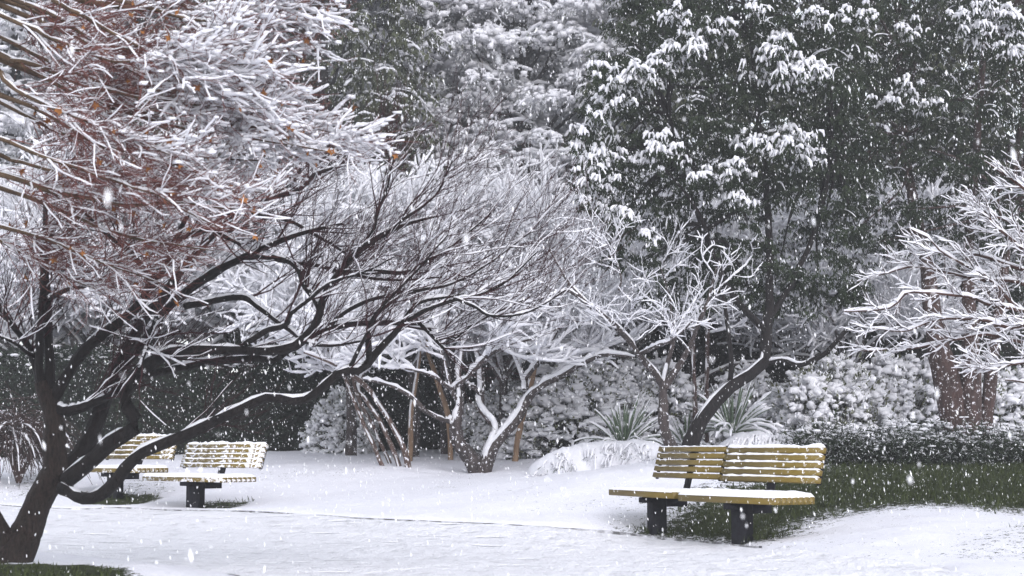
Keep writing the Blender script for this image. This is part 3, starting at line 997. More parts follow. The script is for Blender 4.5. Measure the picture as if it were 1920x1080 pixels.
# ------------------------------------------------------------------ maple reaching in at the top
MB = [
    [(30, 0, 8.6, 5), (100, 32, 8.5, 4.5), (170, 75, 8.5, 4), (220, 92, 8.5, 3.5), (290, 97, 8.5, 3), (380, 92, 8.4, 2), (480, 75, 8.3, 1.3)],
    [(100, 0, 8.3, 5), (150, 28, 8.3, 4.5), (200, 55, 8.3, 4), (280, 100, 8.3, 3), (330, 120, 8.3, 2.5), (420, 122, 8.3, 2), (500, 112, 8.3, 1.3)],
    [(-20, 20, 8.4, 5), (60, 55, 8.4, 4.5), (150, 90, 8.3, 4), (215, 115, 8.3, 3), (300, 108, 8.2, 2), (380, 100, 8.2, 1.3)],
    [(20, 113, 8.7, 5), (90, 130, 8.7, 5), (150, 155, 8.7, 4.5), (210, 172, 8.7, 4), (300, 188, 8.6, 3), (400, 200, 8.6, 2), (520, 215, 8.6, 1.5)],
    [(0, 135, 8.2, 6), (10, 152, 8.2, 5), (50, 178, 8.2, 4), (110, 205, 8.2, 3), (200, 240, 8.2, 2), (320, 290, 8.2, 1.5)],
    [(140, -5, 8.8, 7), (200, 8, 8.8, 7), (270, 20, 8.8, 6), (350, 28, 8.8, 4), (430, 25, 8.8, 3), (520, 15, 8.8, 2), (640, 12, 8.8, 1.3)],
    [(-30, 318, 8.5, 6.5), (90, 355, 8.5, 6), (180, 372, 8.5, 5), (250, 384, 8.5, 4), (340, 380, 8.5, 3), (460, 396, 8.5, 1.5)],
    [(-20, 345, 8.8, 5.5), (60, 370, 8.8, 5), (150, 410, 8.8, 4), (280, 452, 8.7, 3), (400, 470, 8.7, 1.4)],
    [(60, 200, 8.6, 4), (180, 268, 8.6, 4), (280, 290, 8.6, 3), (380, 330, 8.6, 2), (470, 390, 8.6, 1.3)],
    [(-20, 60, 9.2, 5), (100, 120, 9.2, 4), (240, 170, 9.2, 3), (380, 210, 9.2, 2.5), (520, 245, 9.2, 2), (660, 270, 9.2, 1.4)],
    [(0, 100, 9.0, 5), (150, 180, 9.0, 4), (300, 230, 9.0, 3), (450, 255, 9.0, 2), (640, 290, 9.0, 1.4)],
    [(100, 50, 9.0, 4), (250, 130, 9.0, 3.5), (400, 170, 9.0, 2.5), (560, 200, 9.0, 1.6)],
    [(-20, 420, 8.9, 5), (60, 440, 8.9, 4), (140, 470, 8.9, 3), (220, 500, 8.9, 2), (300, 530, 8.9, 1.3)],
    [(-20, 250, 8.3, 5), (80, 290, 8.3, 4), (180, 330, 8.3, 3), (300, 370, 8.3, 2), (420, 430, 8.3, 1.3)],
    [(-20, 440, 9.3, 4), (50, 480, 9.3, 3), (120, 520, 9.3, 2), (180, 545, 9.3, 1.3)],
    [(0, 0, 9.4, 5), (200, 60, 9.4, 4), (400, 120, 9.4, 3), (520, 160, 9.4, 2), (600, 190, 9.4, 1.4)],
    [(250, -40, 9.0, 5), (340, 10, 9.0, 4), (420, 60, 9.0, 3), (500, 80, 9.0, 2), (570, 95, 9.0, 1.4)],
    [(300, 20, 8.6, 3.5), (380, 40, 8.6, 3), (470, 20, 8.6, 2.2), (560, 5, 8.6, 1.5), (640, -20, 8.6, 1)],
    [(20, 300, 9.3, 4), (140, 330, 9.3, 3.5), (260, 345, 9.3, 3), (380, 350, 9.3, 2), (490, 360, 9.3, 1.3)],
    [(-20, 180, 9.4, 4), (120, 250, 9.4, 3.5), (280, 290, 9.4, 3), (430, 300, 9.4, 2), (560, 300, 9.4, 1.3)],
    [(120, 160, 9.1, 3.5), (280, 215, 9.1, 3), (430, 235, 9.1, 2.4), (570, 240, 9.1, 1.8), (690, 262, 9.1, 1.2)],
    [(60, 20, 9.3, 4), (220, 90, 9.3, 3.2), (360, 140, 9.3, 2.5), (470, 175, 9.3, 2), (570, 215, 9.3, 1.4)],
]
mtrunk = np.array([-4.3, 8.9])
mz = float(base_z(*mtrunk))
base = np.array([mtrunk[0], mtrunk[1], mz])
PB, RB = trace(MB, 24, wob=0.012)
# the part of each bough between the trunk and the picture's edge
conn, conr = [], []
for p, r_ in zip(PB, RB):
    h0 = min(max(p[0, 2] + 0.15, mz + 1.4), mz + 3.4)
    a = np.array((mtrunk[0], mtrunk[1], h0))
    q, rr = resample([a, a * .45 + p[0] * .55 + np.array((0, 0, 0.18)), p[0]], [0.035, 0.026, r_[0]], 10)
    conn.append(q)
    conr.append(rr)
tp, trr = resample([base + (0, 0, -0.2), base + (0.03, 0, 1.2), base + (-0.05, 0, 2.3), base + (0, 0.05, 3.6)], [0.16, 0.12, 0.10, 0.05], 16)
maple = thing("maple_tree", "maple with red-brown twigs heaped with snow, reaching in at the upper left", "tree", base)
link("trunk", mesh("trunk", [(lambda v, f: (v - base, f))(*tubes(tp[None], trr[None], 12, .04))], M_trunk), maple)
link("limbs", mesh("limbs", [(v - base, f) for v, f in (tubes(np.array(conn), np.array(conr), 6), tubes(PB, RB, 6, .05))], M_maplebough), maple)
S, D, r, tt = children(PB, RB, 34, 0.03, 0.97, (14, 55), flat=0.7)
P1 = grow(S, D + np.array([0.2, 0, -0.05]), rng.uniform(0.16, 0.46, len(S)), 6, 0.19, (0.04, 0, 0.02))
R1 = taper(np.clip(r * 0.5, 0.0022, 0.0036), 6, 0.6)
_tp = P1[:, -1]
_px = 960 + _tp[:, 0] / _tp[:, 1] * FPX
_py = 840 - (_tp[:, 2] - CAMZ) / _tp[:, 1] * FPX
_lim = np.interp(_py, [0, 90, 120, 190, 230, 280, 310, 350, 420, 480, 540], [650, 610, 520, 570, 660, 700, 640, 500, 460, 410, 310])
_k = _px < _lim + rng.normal(0, 18, len(_px))     # the crown's own outline
P1, R1 = P1[_k], R1[_k]
S, D, r, tt = children(P1, R1, 7, 0.1, 1.0, (18, 60), flat=0.8)
P2 = grow(S, D + np.array([0.12, 0, 0.02]), rng.uniform(0.07, 0.24, len(S)), 4, 0.18, (0.05, 0, 0.03))
R2 = taper(np.full(len(S), 0.0018), 4, 0.75)
S, D, r, tt = children(P2, R2, 2, 0.15, 1.0, (15, 55))
kk = rng.random(len(S)) < 0.75
S, D, r = S[kk], D[kk], r[kk]
P3 = grow(S, D + np.array([0.15, 0, 0.05]), rng.uniform(0.05, 0.16, len(S)), 3, 0.10, (0.04, 0, 0.04))
R3 = taper(np.full(len(S), 0.0014), 3, 0.8)
link("crown", mesh("crown", [(v - base, f) for v, f in (tubes(P1, R1, 3), tubes(P2, R2, 3), tubes(P3, R3, 3))], M_maple), maple, kind="stuff")


def mweight(P):
    """how much snow has stayed: most on the outer, upper twigs"""
    x = P[:, :, 0].mean(1)
    z = P[:, :, 2].mean(1)
    w_ = np.clip((x + 2.2) / 0.65, 0.0, 1) * np.clip((z - 2.05) / 0.45, 0.25, 1) + 0.22 * vnoise(x * 4, z * 5, 4)
    return np.clip(w_, 0.05, 1.1)


w1, w2 = mweight(P1), mweight(P2)
DP1, DR1 = dense(P1, R1, 3)
heavy = (w1 > 0.5) & (rng.random(len(P1)) < 0.75)
sn = [snowcaps(PB, RB, h=0.013, w=0.003, K=6, gap=0.5),
      snowcaps(DP1, DR1, h=0.006 + 0.015 * w1, w=0.0062, K=4, gap=0.24, wind=True, keep=heavy),
      snowcaps(P1, R1, h=0.005 + 0.010 * w1, w=0.0036, K=4, gap=0.15, wind=True, keep=~heavy & (rng.random(len(P1)) < 0.25)),
      snowcaps(P2, R2, h=0.006 + 0.011 * w2, w=0.0038, K=4, gap=0.15, wind=True, keep=rng.random(len(P2)) < 0.2 + 0.6 * w2)]
pil = np.concatenate([P1[:, 1:].reshape(-1, 3), P2[:, 1:].reshape(-1, 3)])
pw_ = np.concatenate([np.repeat(w1, 5), np.repeat(w2, 3)])
pil = pil[rng.random(len(pil)) < np.clip(pw_ - .15, 0, 1) * 0.55]
sn.append(lumps(pil + [0, -.004, .007], rng.uniform(.006, .0145, len(pil)), (1.9, 1.2, .75), .2, lo=True))
link("snow", mesh("snow", [(v - base, f) for v, f in sn], M_snow), maple, kind="stuff")
# withered leaves still hanging on
ang = np.radians([90, 60, 35, 10, -40, -90, -140, 170, 145, 120])
rad = np.array([1.0, 0.42, 0.85, 0.38, 0.6, 0.12, 0.6, 0.38, 0.85, 0.42])
def leaf_mesh(curl):
    x, y = np.cos(ang) * rad, np.sin(ang) * rad
    z = curl * (x ** 2) - 0.25 * y ** 2 + 0.1 * np.sin(7 * x)
    V = np.vstack([[0, 0.1, 0.0]] + [[a, c, d] for a, c, d in zip(x, y, z)]) * 0.026
    F = [(0, 1 + i, 1 + (i + 1) % 10, 1 + (i + 2) % 10) for i in range(0, 10, 2)]
    return mesh("leaf", [(V, np.array(F))], M_deadleaf, smooth=False)
lms = [leaf_mesh(0.7), leaf_mesh(-0.8), leaf_mesh(1.3)]
tips = np.concatenate([P2[:, -1], P1[:, -1]])
sel = rng.choice(len(tips), 230, replace=False)
for q, i in enumerate(sel):
    o = link("leaf", lms[q % 3], maple, tips[i] - base + np.array((0, 0, -0.02)))
    o.rotation_euler = (rng.uniform(1.0, 2.2), rng.uniform(-.6, .6), rng.uniform(0, 6.28))
    s_ = rng.uniform(0.8, 1.6)
    o.scale = (s_, s_, s_)

# ------------------------------------------------------------------ bare plum trees with snow on every twig
def snow_twigs(PL, RL, spec, hs, ws, keepf=(1, 1, 1), bias=(0, 0, 0.05), lift=0.1, wind=True, zmin=-9):
    """grow side shoots level by level; returns (list of dark tubes, list of snow tubes)"""
    dark, sno = [], []
    P, R = PL, RL
    for li, (k, Lr, N, ang, rfac, rmin, rmax) in enumerate(spec):
        S, D, r, tt = children(P, R, k, 0.15 if li else 0.3, 1.0, ang, lift=lift)
        P = grow(S, D, rng.uniform(Lr[0], Lr[1], len(S)), N, 0.16, bias)
        R = taper(np.clip(r * rfac, rmin, rmax), N, 0.55)
        ok = P[:, :, 2].min(1) > zmin
        P, R = P[ok], R[ok]
        dark.append(tubes(P, R, 4 if li == 0 else 3))
        sno.append(snowcaps(P, R, h=hs[li], w=ws[li], K=4, gap=0.07, wind=wind, lo=0.15, keep=rng.random(len(P)) < keepf[li]))
    return dark, sno


def plum(seed_limbs=6, height=2.0):
    """a free-standing open-crowned plum, base at the origin"""
    tp, tr_ = resample([(0, 0, -0.15), (0.08, 0.03, 0.7), (0.02, -.04, 1.45)], [0.10, 0.075, 0.06], 10)
    az = np.arange(seed_limbs) * 2 * np.pi / seed_limbs + rng.uniform(-.3, .3, seed_limbs)
    el = rng.uniform(0.45, 1.15, seed_limbs)
    S = np.repeat(tp[-2:-1], seed_limbs, 0) + rng.normal(0, 0.02, (seed_limbs, 3))
    D = np.stack([np.cos(az) * np.cos(el), np.sin(az) * np.cos(el), np.sin(el)], 1)
    PL = grow(S, D, rng.uniform(height, height * 1.6, seed_limbs), 12, 0.14, (0, 0, 0.03))
    RL = taper(np.full(seed_limbs, 0.045), 12, 0.25)
    d, s = snow_twigs(PL, RL, [(9, (0.5, 1.75), 8, (30, 70), 0.55, 0.008, 0.020), (8, (0.35, 0.8), 6, (25, 65), 0.6, 0.006, 0.009),
                               (7, (0.15, 0.40), 4, (25, 65), 0.6, 0.0036, 0.005)], (0.052, 0.047, 0.042), (0.016, 0.0155, 0.015), (1, 1, 1), zmin=1.6, lift=0.25)
    tr_m = mesh("trunk", [tubes(tp[None], tr_[None], 10, .05), tubes(PL, RL, 7, .05)], M_plum)
    cr_m = mesh("crown", d, M_ptwig)
    sn_m = mesh("snow", [snowcaps(PL, RL, h=0.05, w=0.008, K=6, wr=0.7, wind=True, lo=0.2), snowcaps(tp[None], tr_[None], h=0.03, w=0.0, K=6, wr=0.5, wind=True, lo=0.2)] + s, M_snow)
    return tr_m, cr_m, sn_m


plums = [plum(6, 1.9), plum(7, 1.7)]
PG = "snow-laced plum trees behind the lawn"
spots = [  # px of the trunk, distance, turn, scale, which, label
    (40, 26.8, 0.3, 1.2, 0, "snow-laced plum tree at the far left above the dark hedge"),
    (300, 26.6, 1.9, 1.2, 1, "snow-laced plum tree behind the two left benches"),
    (520, 26.5, 4.0, 1.2, 0, "snow-laced plum tree whose crown shows under the black branches"),
    (772, 22.8, 5.2, 1.0, 1, "snow-laced plum tree beside the leaning bundle of stems"),
    (960, 24.5, 2.6, 1.0, 0, "snow-laced plum tree behind the V-shaped trunk"),
    (1090, 26.0, 3.4, 1.0, 1, "snow-laced plum tree rising behind the snowy shrub"),
    (660, 26.5, 0.9, 1.1, 1, "tall snow-laced plum tree behind the leaning bundle of stems"),
    (180, 27.0, 5.5, 1.2, 0, "tall snow-laced plum tree behind the far left hedge"),
    (420, 27.5, 2.2, 1.2, 1, "tall snow-laced plum tree above the middle of the dark hedge"),
    (860, 28.5, 4.6, 1.12, 0, "tall snow-laced plum tree in front of the white evergreens"),
    (1290, 25.5, 1.2, 1.05, 0, "snow-laced plum tree between the evergreen and the thin brown stems"),
    (1500, 24.0, 0.4, 0.95, 1, "snow-laced plum tree under the hanging evergreen foliage"),
    (1660, 26.0, 3.0, 1.05, 0, "snow-laced plum tree behind the red-brown trunk"),
]
spots += [
    (160, 26.5, 2.2, 1.1, 1, "snow-laced plum tree behind the weeping brown shrub, second from the left edge"),
    (420, 26.4, 0.7, 1.1, 0, "snow-laced plum tree directly above the snow-caked left bench"),
    (610, 26.3, 3.1, 1.05, 0, "snow-laced plum tree behind the black limb bending above the hedge"),
    (720, 24.8, 1.0, 1.0, 1, "snow-laced plum tree rising straight above the leaning bundle of stems"),
    (840, 23.6, 2.0, .92, 0, "small snow-laced plum tree touching the dark half of the V-shaped trunk"),
    (900, 26.2, 0.2, 1.05, 1, "snow-laced plum tree filling the gap above the fork of the V-shaped trunk"),
    (1030, 23.6, 5.9, .95, 1, "snow-laced plum tree between the V-shaped trunk and the white shrub"),
    (1160, 24.2, 4.1, 1.0, 0, "snow-laced plum tree above the spiky plant with green blades"),
    (1000, 28.0, 1.3, 1.15, 0, "snow-laced plum tree at the back, its twigs ending below the white evergreens"),
    (760, 28.2, 3.9, 1.15, 1, "snow-laced plum tree at the back, between the conifer and the white evergreens"),
    (560, 28.5, 5.0, 1.2, 0, "snow-laced plum tree at the back, below the grey-green conifer"),
    (1200, 27.0, 2.4, 1.05, 1, "snow-laced plum tree at the back, against the drooping evergreen's left edge"),
    (660, 22.6, 4.4, .9, 1, "snow-laced plum tree in the front row, left of the leaning bundle of stems"),
    (940, 22.4, 0.9, .85, 1, "smallest snow-laced plum tree, right behind the V-shaped trunk's bright stem"),
    (1400, 26.5, 4.9, 1.0, 1, "snow-laced plum tree at the back, behind the bending evergreen trunk"),
    (1590, 23.2, 5.3, .85, 0, "small snow-laced plum tree behind the branch arching towards the red-brown trunk"),
]
first = {}
for px, Y, rz, sc, wh, lab in spots:
    x = (px - 960) / FPX * Y
    loc = (x, Y, float(gz(np.array([x]), np.array([Y]))[0]) - 0.05)
    if wh not in first:
        t_ = thing("plum_tree", lab, "tree", loc, rz, PG, sc)
        for nm, mm in zip(("trunk", "crown", "snow"), plums[wh]):
            link(nm, mm, t_, kind=None if nm == "trunk" else "stuff")
        first[wh] = t_
    else:
        dup(first[wh], lab, loc, rz, sc, PG)


def traced_tree(name, label, base, lines, barkm, twigm, spec, hs, ws, N=26, K=9, keepf=(1, 1, 1), limb_h=0.045, skip=0, bias=(0, 0, 0.05), wob=0.008, snow_wr=0.8, group=None, lift=0.1, zmin=-9, wind=True):
    P, R = trace(lines, N, wob)
    R = R * (1 + 0.12 * vnoise(np.arange(N)[None] * 0.4 + np.arange(len(R))[:, None] * 9.7, np.zeros(R.shape), 3))
    t_ = thing(name, label, "tree", base, group=group)
    link("trunk", mesh("trunk", [(lambda v, f: (v - base, f))(*tubes(P, R, K, .05))], barkm), t_)
    dark, sno = [], [snowcaps(P, R, h=limb_h, w=0.006, K=6, wr=snow_wr, wind=wind, gap=0.06, lo=0.28)]
    if spec:
        d, s = snow_twigs(P[skip:], R[skip:], spec, hs, ws, keepf, bias, lift, wind, zmin=zmin)
        dark += d
        sno += s
        link("crown", mesh("crown", [(v - base, f) for v, f in dark], twigm), t_, kind="stuff")
    link("snow", mesh("snow", [(v - base, f) for v, f in sno], M_snow), t_, kind="stuff")
    return t_


# V-shaped tree on the lawn
Yv = 20.0
VT = [
    [(900, 900, Yv, 20), (893, 878, Yv, 19), (876, 850, Yv, 16), (858, 825, Yv, 13), (854, 795, Yv, 11), (860, 768, Yv, 9), (862, 745, Yv, 8)],
    [(905, 892, Yv, 16), (912, 865, Yv, 14), (922, 838, Yv, 13), (945, 812, Yv, 12), (970, 785, Yv, 11), (985, 755, Yv, 10), (1000, 733, Yv - .1, 8), (1030, 715, Yv - .2, 7), (1060, 700, Yv - .3, 6), (1110, 672, Yv - .4, 5), (1135, 664, Yv - .4, 4.5), (1190, 669, Yv - .4, 3)],
    [(925, 830, Yv, 10), (931, 800, Yv + .1, 9), (914, 778, Yv + .2, 9), (900, 758, Yv + .3, 8), (903, 718, Yv + .4, 7), (898, 675, Yv + .5, 5), (886, 636, Yv + .6, 3.5), (880, 590, Yv + .7, 2.5)],
    [(848, 790, Yv, 5), (836, 788, Yv - .1, 4.5), (815, 780, Yv - .2, 4.5), (792, 765, Yv - .3, 4.5), (778, 750, Yv - .35, 4.5), (750, 731, Yv - .4, 4), (715, 718, Yv - .5, 3), (680, 711, Yv - .6, 2)],
    [(848, 730, Yv, 5), (872, 712, Yv - .1, 5), (895, 687, Yv - .2, 5), (920, 662, Yv - .3, 4.5), (950, 650, Yv - .4, 4), (1000, 633, Yv - .5, 3.2), (1060, 610, Yv - .6, 2)],
    [(860, 750, Yv, 7), (848, 735, Yv, 5), (836, 690, Yv, 4), (826, 650, Yv, 3), (815, 590, Yv, 2)],
    [(862, 745, Yv, 6), (861, 705, Yv + .1, 4.5), (866, 670, Yv + .15, 4), (867, 622, Yv + .2, 2.8), (860, 560, Yv + .2, 2)],
    [(985, 735, Yv, 7), (982, 712, Yv + .1, 5.5), (972, 685, Yv + .2, 4.5), (955, 655, Yv + .3, 3.5), (930, 620, Yv + .3, 2.4)],
    [(984, 715, Yv + .1, 5), (1000, 690, Yv, 4.5), (1020, 660, Yv, 3.5), (1045, 620, Yv, 2.5), (1060, 570, Yv, 1.8)],
    [(1000, 735, Yv - .1, 5), (1040, 705, Yv + .2, 5), (1085, 672, Yv + .3, 4), (1105, 655, Yv + .3, 3), (1130, 600, Yv + .3, 2)],
    [(848, 732, Yv, 4), (830, 718, Yv - .2, 3.5), (810, 705, Yv - .3, 3), (760, 690, Yv - .4, 2.2), (700, 690, Yv - .5, 1.5)],
    [(903, 740, Yv + .3, 5), (885, 725, Yv + .2, 4.5), (872, 720, Yv + .1, 3.5)],
]
SPEC_MID = [(8, (0.5, 1.1), 7, (30, 65), 0.6, 0.007, 0.018), (6, (0.3, 0.65), 5, (25, 65), 0.6, 0.005, 0.008), (4, (0.12, 0.35), 4, (25, 65), 0.6, 0.0035, 0.005)]
bz = at(900, 892, Yv)
traced_tree("plum_tree", "bare tree with a V-shaped snow-plastered trunk in the middle of the lawn", bz, VT, M_plum, M_ptwig, SPEC_MID, (0.046, 0.042, 0.036), (0.013, 0.012, 0.012), skip=2, limb_h=0.048, snow_wr=0.6, lift=0.3, zmin=1.72)

# leaning bundle of four stems
Ys = 20.5
LT = [
    [(721, 884, Ys, 4.6), (706, 850, Ys, 4.2), (684, 800, Ys, 4), (662, 750, Ys, 3.6), (650, 715, Ys, 3.5), (620, 660, Ys, 2.5), (580, 600, Ys, 1.8)],
    [(735, 880, Ys + .3, 4), (718, 840, Ys + .3, 3.8), (695, 790, Ys + .3, 3.5), (672, 745, Ys + .1, 4), (664, 715, Ys, 3.4), (650, 650, Ys - .1, 2.4), (640, 570, Ys - .2, 1.6)],
    [(750, 884, Ys, 5), (737, 840, Ys, 4.8), (712, 790, Ys, 4.5), (684, 745, Ys, 4), (672, 722, Ys, 3.5), (700, 660, Ys + .2, 2.6), (730, 600, Ys + .3, 1.8)],
    [(768, 888, Ys - .1, 5.4), (756, 840, Ys - .1, 5.2), (734, 795, Ys - .1, 5), (706, 750, Ys - .1, 4.6), (690, 728, Ys - .1, 5), (640, 690, Ys - .4, 3), (570, 660, Ys - .6, 2)],
]
traced_tree("multi_stem_tree", "four thin brown stems leaning together to the left, topped by snowy twigs", at(745, 884, Ys), LT, mat_bark("brown_stem", (0.05, 0.032, 0.027), (0.15, 0.10, 0.085), 14, snow=0.15), M_ptwig,
            [(9, (0.5, 1.0), 7, (35, 75), 0.6, 0.006, 0.014), (6, (0.25, 0.6), 5, (25, 65), 0.6, 0.0045, 0.007), (4, (0.12, 0.3), 4, (25, 60), .6, .0035, .005)],
            (0.044, 0.038, 0.034), (0.012, 0.012, 0.012), limb_h=0.045, snow_wr=0.75, zmin=1.68, lift=.3)

# slender stem behind the bench pair
Yb = 16.8
BT = [
    [(1266, 872, Yb, 17), (1258, 838, Yb, 13), (1246, 805, Yb, 10), (1243, 765, Yb, 9.5), (1243, 722, Yb, 8.5)],
    [(1243, 725, Yb, 7.5), (1229, 702, Yb - .1, 6.5), (1197, 663, Yb - .2, 6), (1172, 631, Yb - .3, 5.5), (1137, 596, Yb - .4, 5), (1088, 557, Yb - .5, 4), (1060, 520, Yb - .5, 2.5), (1030, 470, Yb - .5, 1.5)],
    [(1243, 720, Yb, 6.5), (1250, 688, Yb + .2, 5), (1260, 650, Yb + .3, 4.5), (1262, 612, Yb + .4, 3), (1255, 560, Yb + .5, 2), (1240, 500, Yb + .5, 1.4)],
    [(1248, 728, Yb, 7), (1260, 705, Yb, 6.5), (1278, 680, Yb, 6), (1295, 645, Yb, 5), (1313, 600, Yb, 4), (1330, 555, Yb, 3), (1345, 500, Yb, 1.8)],
    [(1200, 665, Yb - .2, 4), (1235, 648, Yb - .4, 3.5), (1262, 637, Yb - .5, 2.5), (1300, 600, Yb - .6, 1.5)],
    [(1090, 558, Yb - .5, 3), (1060, 545, Yb - .6, 2.5), (1020, 560, Yb - .7, 1.8), (970, 575, Yb - .8, 1.2)],
    [(1160, 545, Yb, 2), (1165, 520, Yb, 1.8), (1150, 480, Yb, 1.4), (1130, 440, Yb, 1)],
]
traced_tree("bare_tree", "bare slender tree forking just above the backrest of the joined benches", at(1264, 868, Yb), BT, M_plum, M_ptwig,
            [(5, (0.3, 0.7), 6, (30, 65), 0.6, 0.004, 0.008), (4, (0.2, 0.45), 5, (25, 65), 0.6, 0.0035, 0.005), (3, (0.1, 0.28), 4, (25, 60), .6, .003, .004)],
            (0.016, 0.013, 0.011), (0.003, 0.003, 0.003), skip=1, limb_h=0.028, snow_wr=0.5, wind=False, zmin=1.75)

# thin brown stems and other small trunks
def pole_tree(label, line, barkm, twigs=True):
    b_ = at(line[0][0], line[0][1], line[0][2])
    traced_tree("young_tree", label, b_, [line], barkm, M_ptwig,
                [(9, (0.5, 1.0), 6, (35, 75), .5, .006, .01), (6, (.25, .5), 5, (25, 65), .6, .004, .006), (4, (.12, .3), 4, (25, 60), .6, .0035, .004)] if twigs else None,
                (0.030, 0.025, 0.021), (0.007, 0.007, 0.007), limb_h=0.02, K=8, snow_wr=.5, zmin=2.1)


pole_tree("thin straight reddish stem, nearer the slender fork of the bench tree", [(1303, 835, 19.5, 5), (1303, 760, 19.5, 4.6), (1299, 650, 19.5, 4.2), (1297, 560, 19.5, 3), (1290, 440, 19.5, 1.5)], M_red)
pole_tree("thin straight reddish stem, taller of the two behind the bench tree", [(1325, 830, 20, 5.2), (1325, 733, 20, 4.8), (1327, 600, 20, 4.4), (1326, 520, 20, 3), (1335, 420, 20, 1.5)], M_red)
pole_tree("tan-barked stem showing through the fork of the V-shaped trunk", [(965, 868, 21.5, 6), (975, 800, 21.5, 6), (990, 735, 21.5, 7), (1000, 690, 21.5, 6), (1000, 640, 21.5, 4), (1010, 560, 21.5, 2)], M_tan, False)
pole_tree("pale leaning stem just behind the dark half of the V-shaped trunk", [(845, 862, 22, 5), (840, 780, 22, 5.5), (822, 720, 22, 5), (800, 650, 22, 3.5), (795, 560, 22, 2)], M_tan, False)
pole_tree("short brown stem standing behind the leaning bundle of stems", [(768, 868, 21.6, 5), (770, 820, 21.6, 5), (773, 760, 21.6, 4.5), (785, 680, 21.6, 3), (790, 600, 21.6, 2)], M_tan, False)

# ------------------------------------------------------------------ evergreens
def sprays(C, r, snow, nf, nl, ll, lw, hs, ws, droop=-0.32, N=5, K=4, el=(-0.1, 0.7), lspread=0.42, az=None):
    """fans of drooping twiglets round each centre: (leaf mesh piece, snow mesh piece)"""
    M = len(C)
    rr = np.repeat(r, nf)
    ss = np.repeat(snow, nf)
    CC = np.repeat(C, nf, 0)
    n = M * nf
    a = rng.uniform(0, 2 * np.pi, n)
    e = rng.uniform(el[0], el[1], n)
    D = np.stack([np.cos(a) * np.cos(e), np.sin(a) * np.cos(e), np.sin(e)], 1)
    S = CC + D * (rr * rng.uniform(0, 0.35, n))[:, None] + np.array([0, 0, 1]) * (rr * rng.uniform(-0.05, 0.35, n))[:, None]
    P = grow(S, D, rr * rng.uniform(0.55, 1.1, n), N, 0.12, (0, 0, droop))
    R = np.full((n, N), 0.004)
    kp = rng.random(n) < np.clip(ss * 1.5, 0, 1)
    sc = np.clip(ss, 0, 1)
    h = hs * (0.45 + 0.7 * sc)
    sv = snowcaps(P, R, h=h, w=ws, K=K, gap=0.04, lo=0.02, keep=kp)
    ti = rng.uniform(0.05, 0.999, (n, nl)) * (N - 1.001)
    i = ti.astype(int)
    f = (ti - i)[..., None]
    bi = np.arange(n)[:, None]
    LS = (P[bi, i] * (1 - f) + P[bi, i + 1] * f).reshape(-1, 3)
    LS[:, 2] -= 0.01
    LD = np.repeat(D * 0.15, nl, 0) + rng.normal(0, lspread, (n * nl, 3)) + np.array([0, 0, -0.9])
    lv = leaf_quads(LS, LD, rng.uniform(0.6, 1.3, n * nl) * ll, rng.uniform(0.7, 1.3, n * nl) * lw, fold=0.08)
    return lv, sv


def in_poly(n, poly):
    poly = np.asarray(poly, float)
    out = []
    lo, hi = poly.min(0), poly.max(0)
    while len(out) < n:
        q = rng.uniform(lo, hi, (n * 2, 2))
        d = poly_dist(q[:, 0], q[:, 1], poly)
        out += [tuple(a) for a, dd in zip(q, d) if dd < 0]
    return np.array(out[:n])


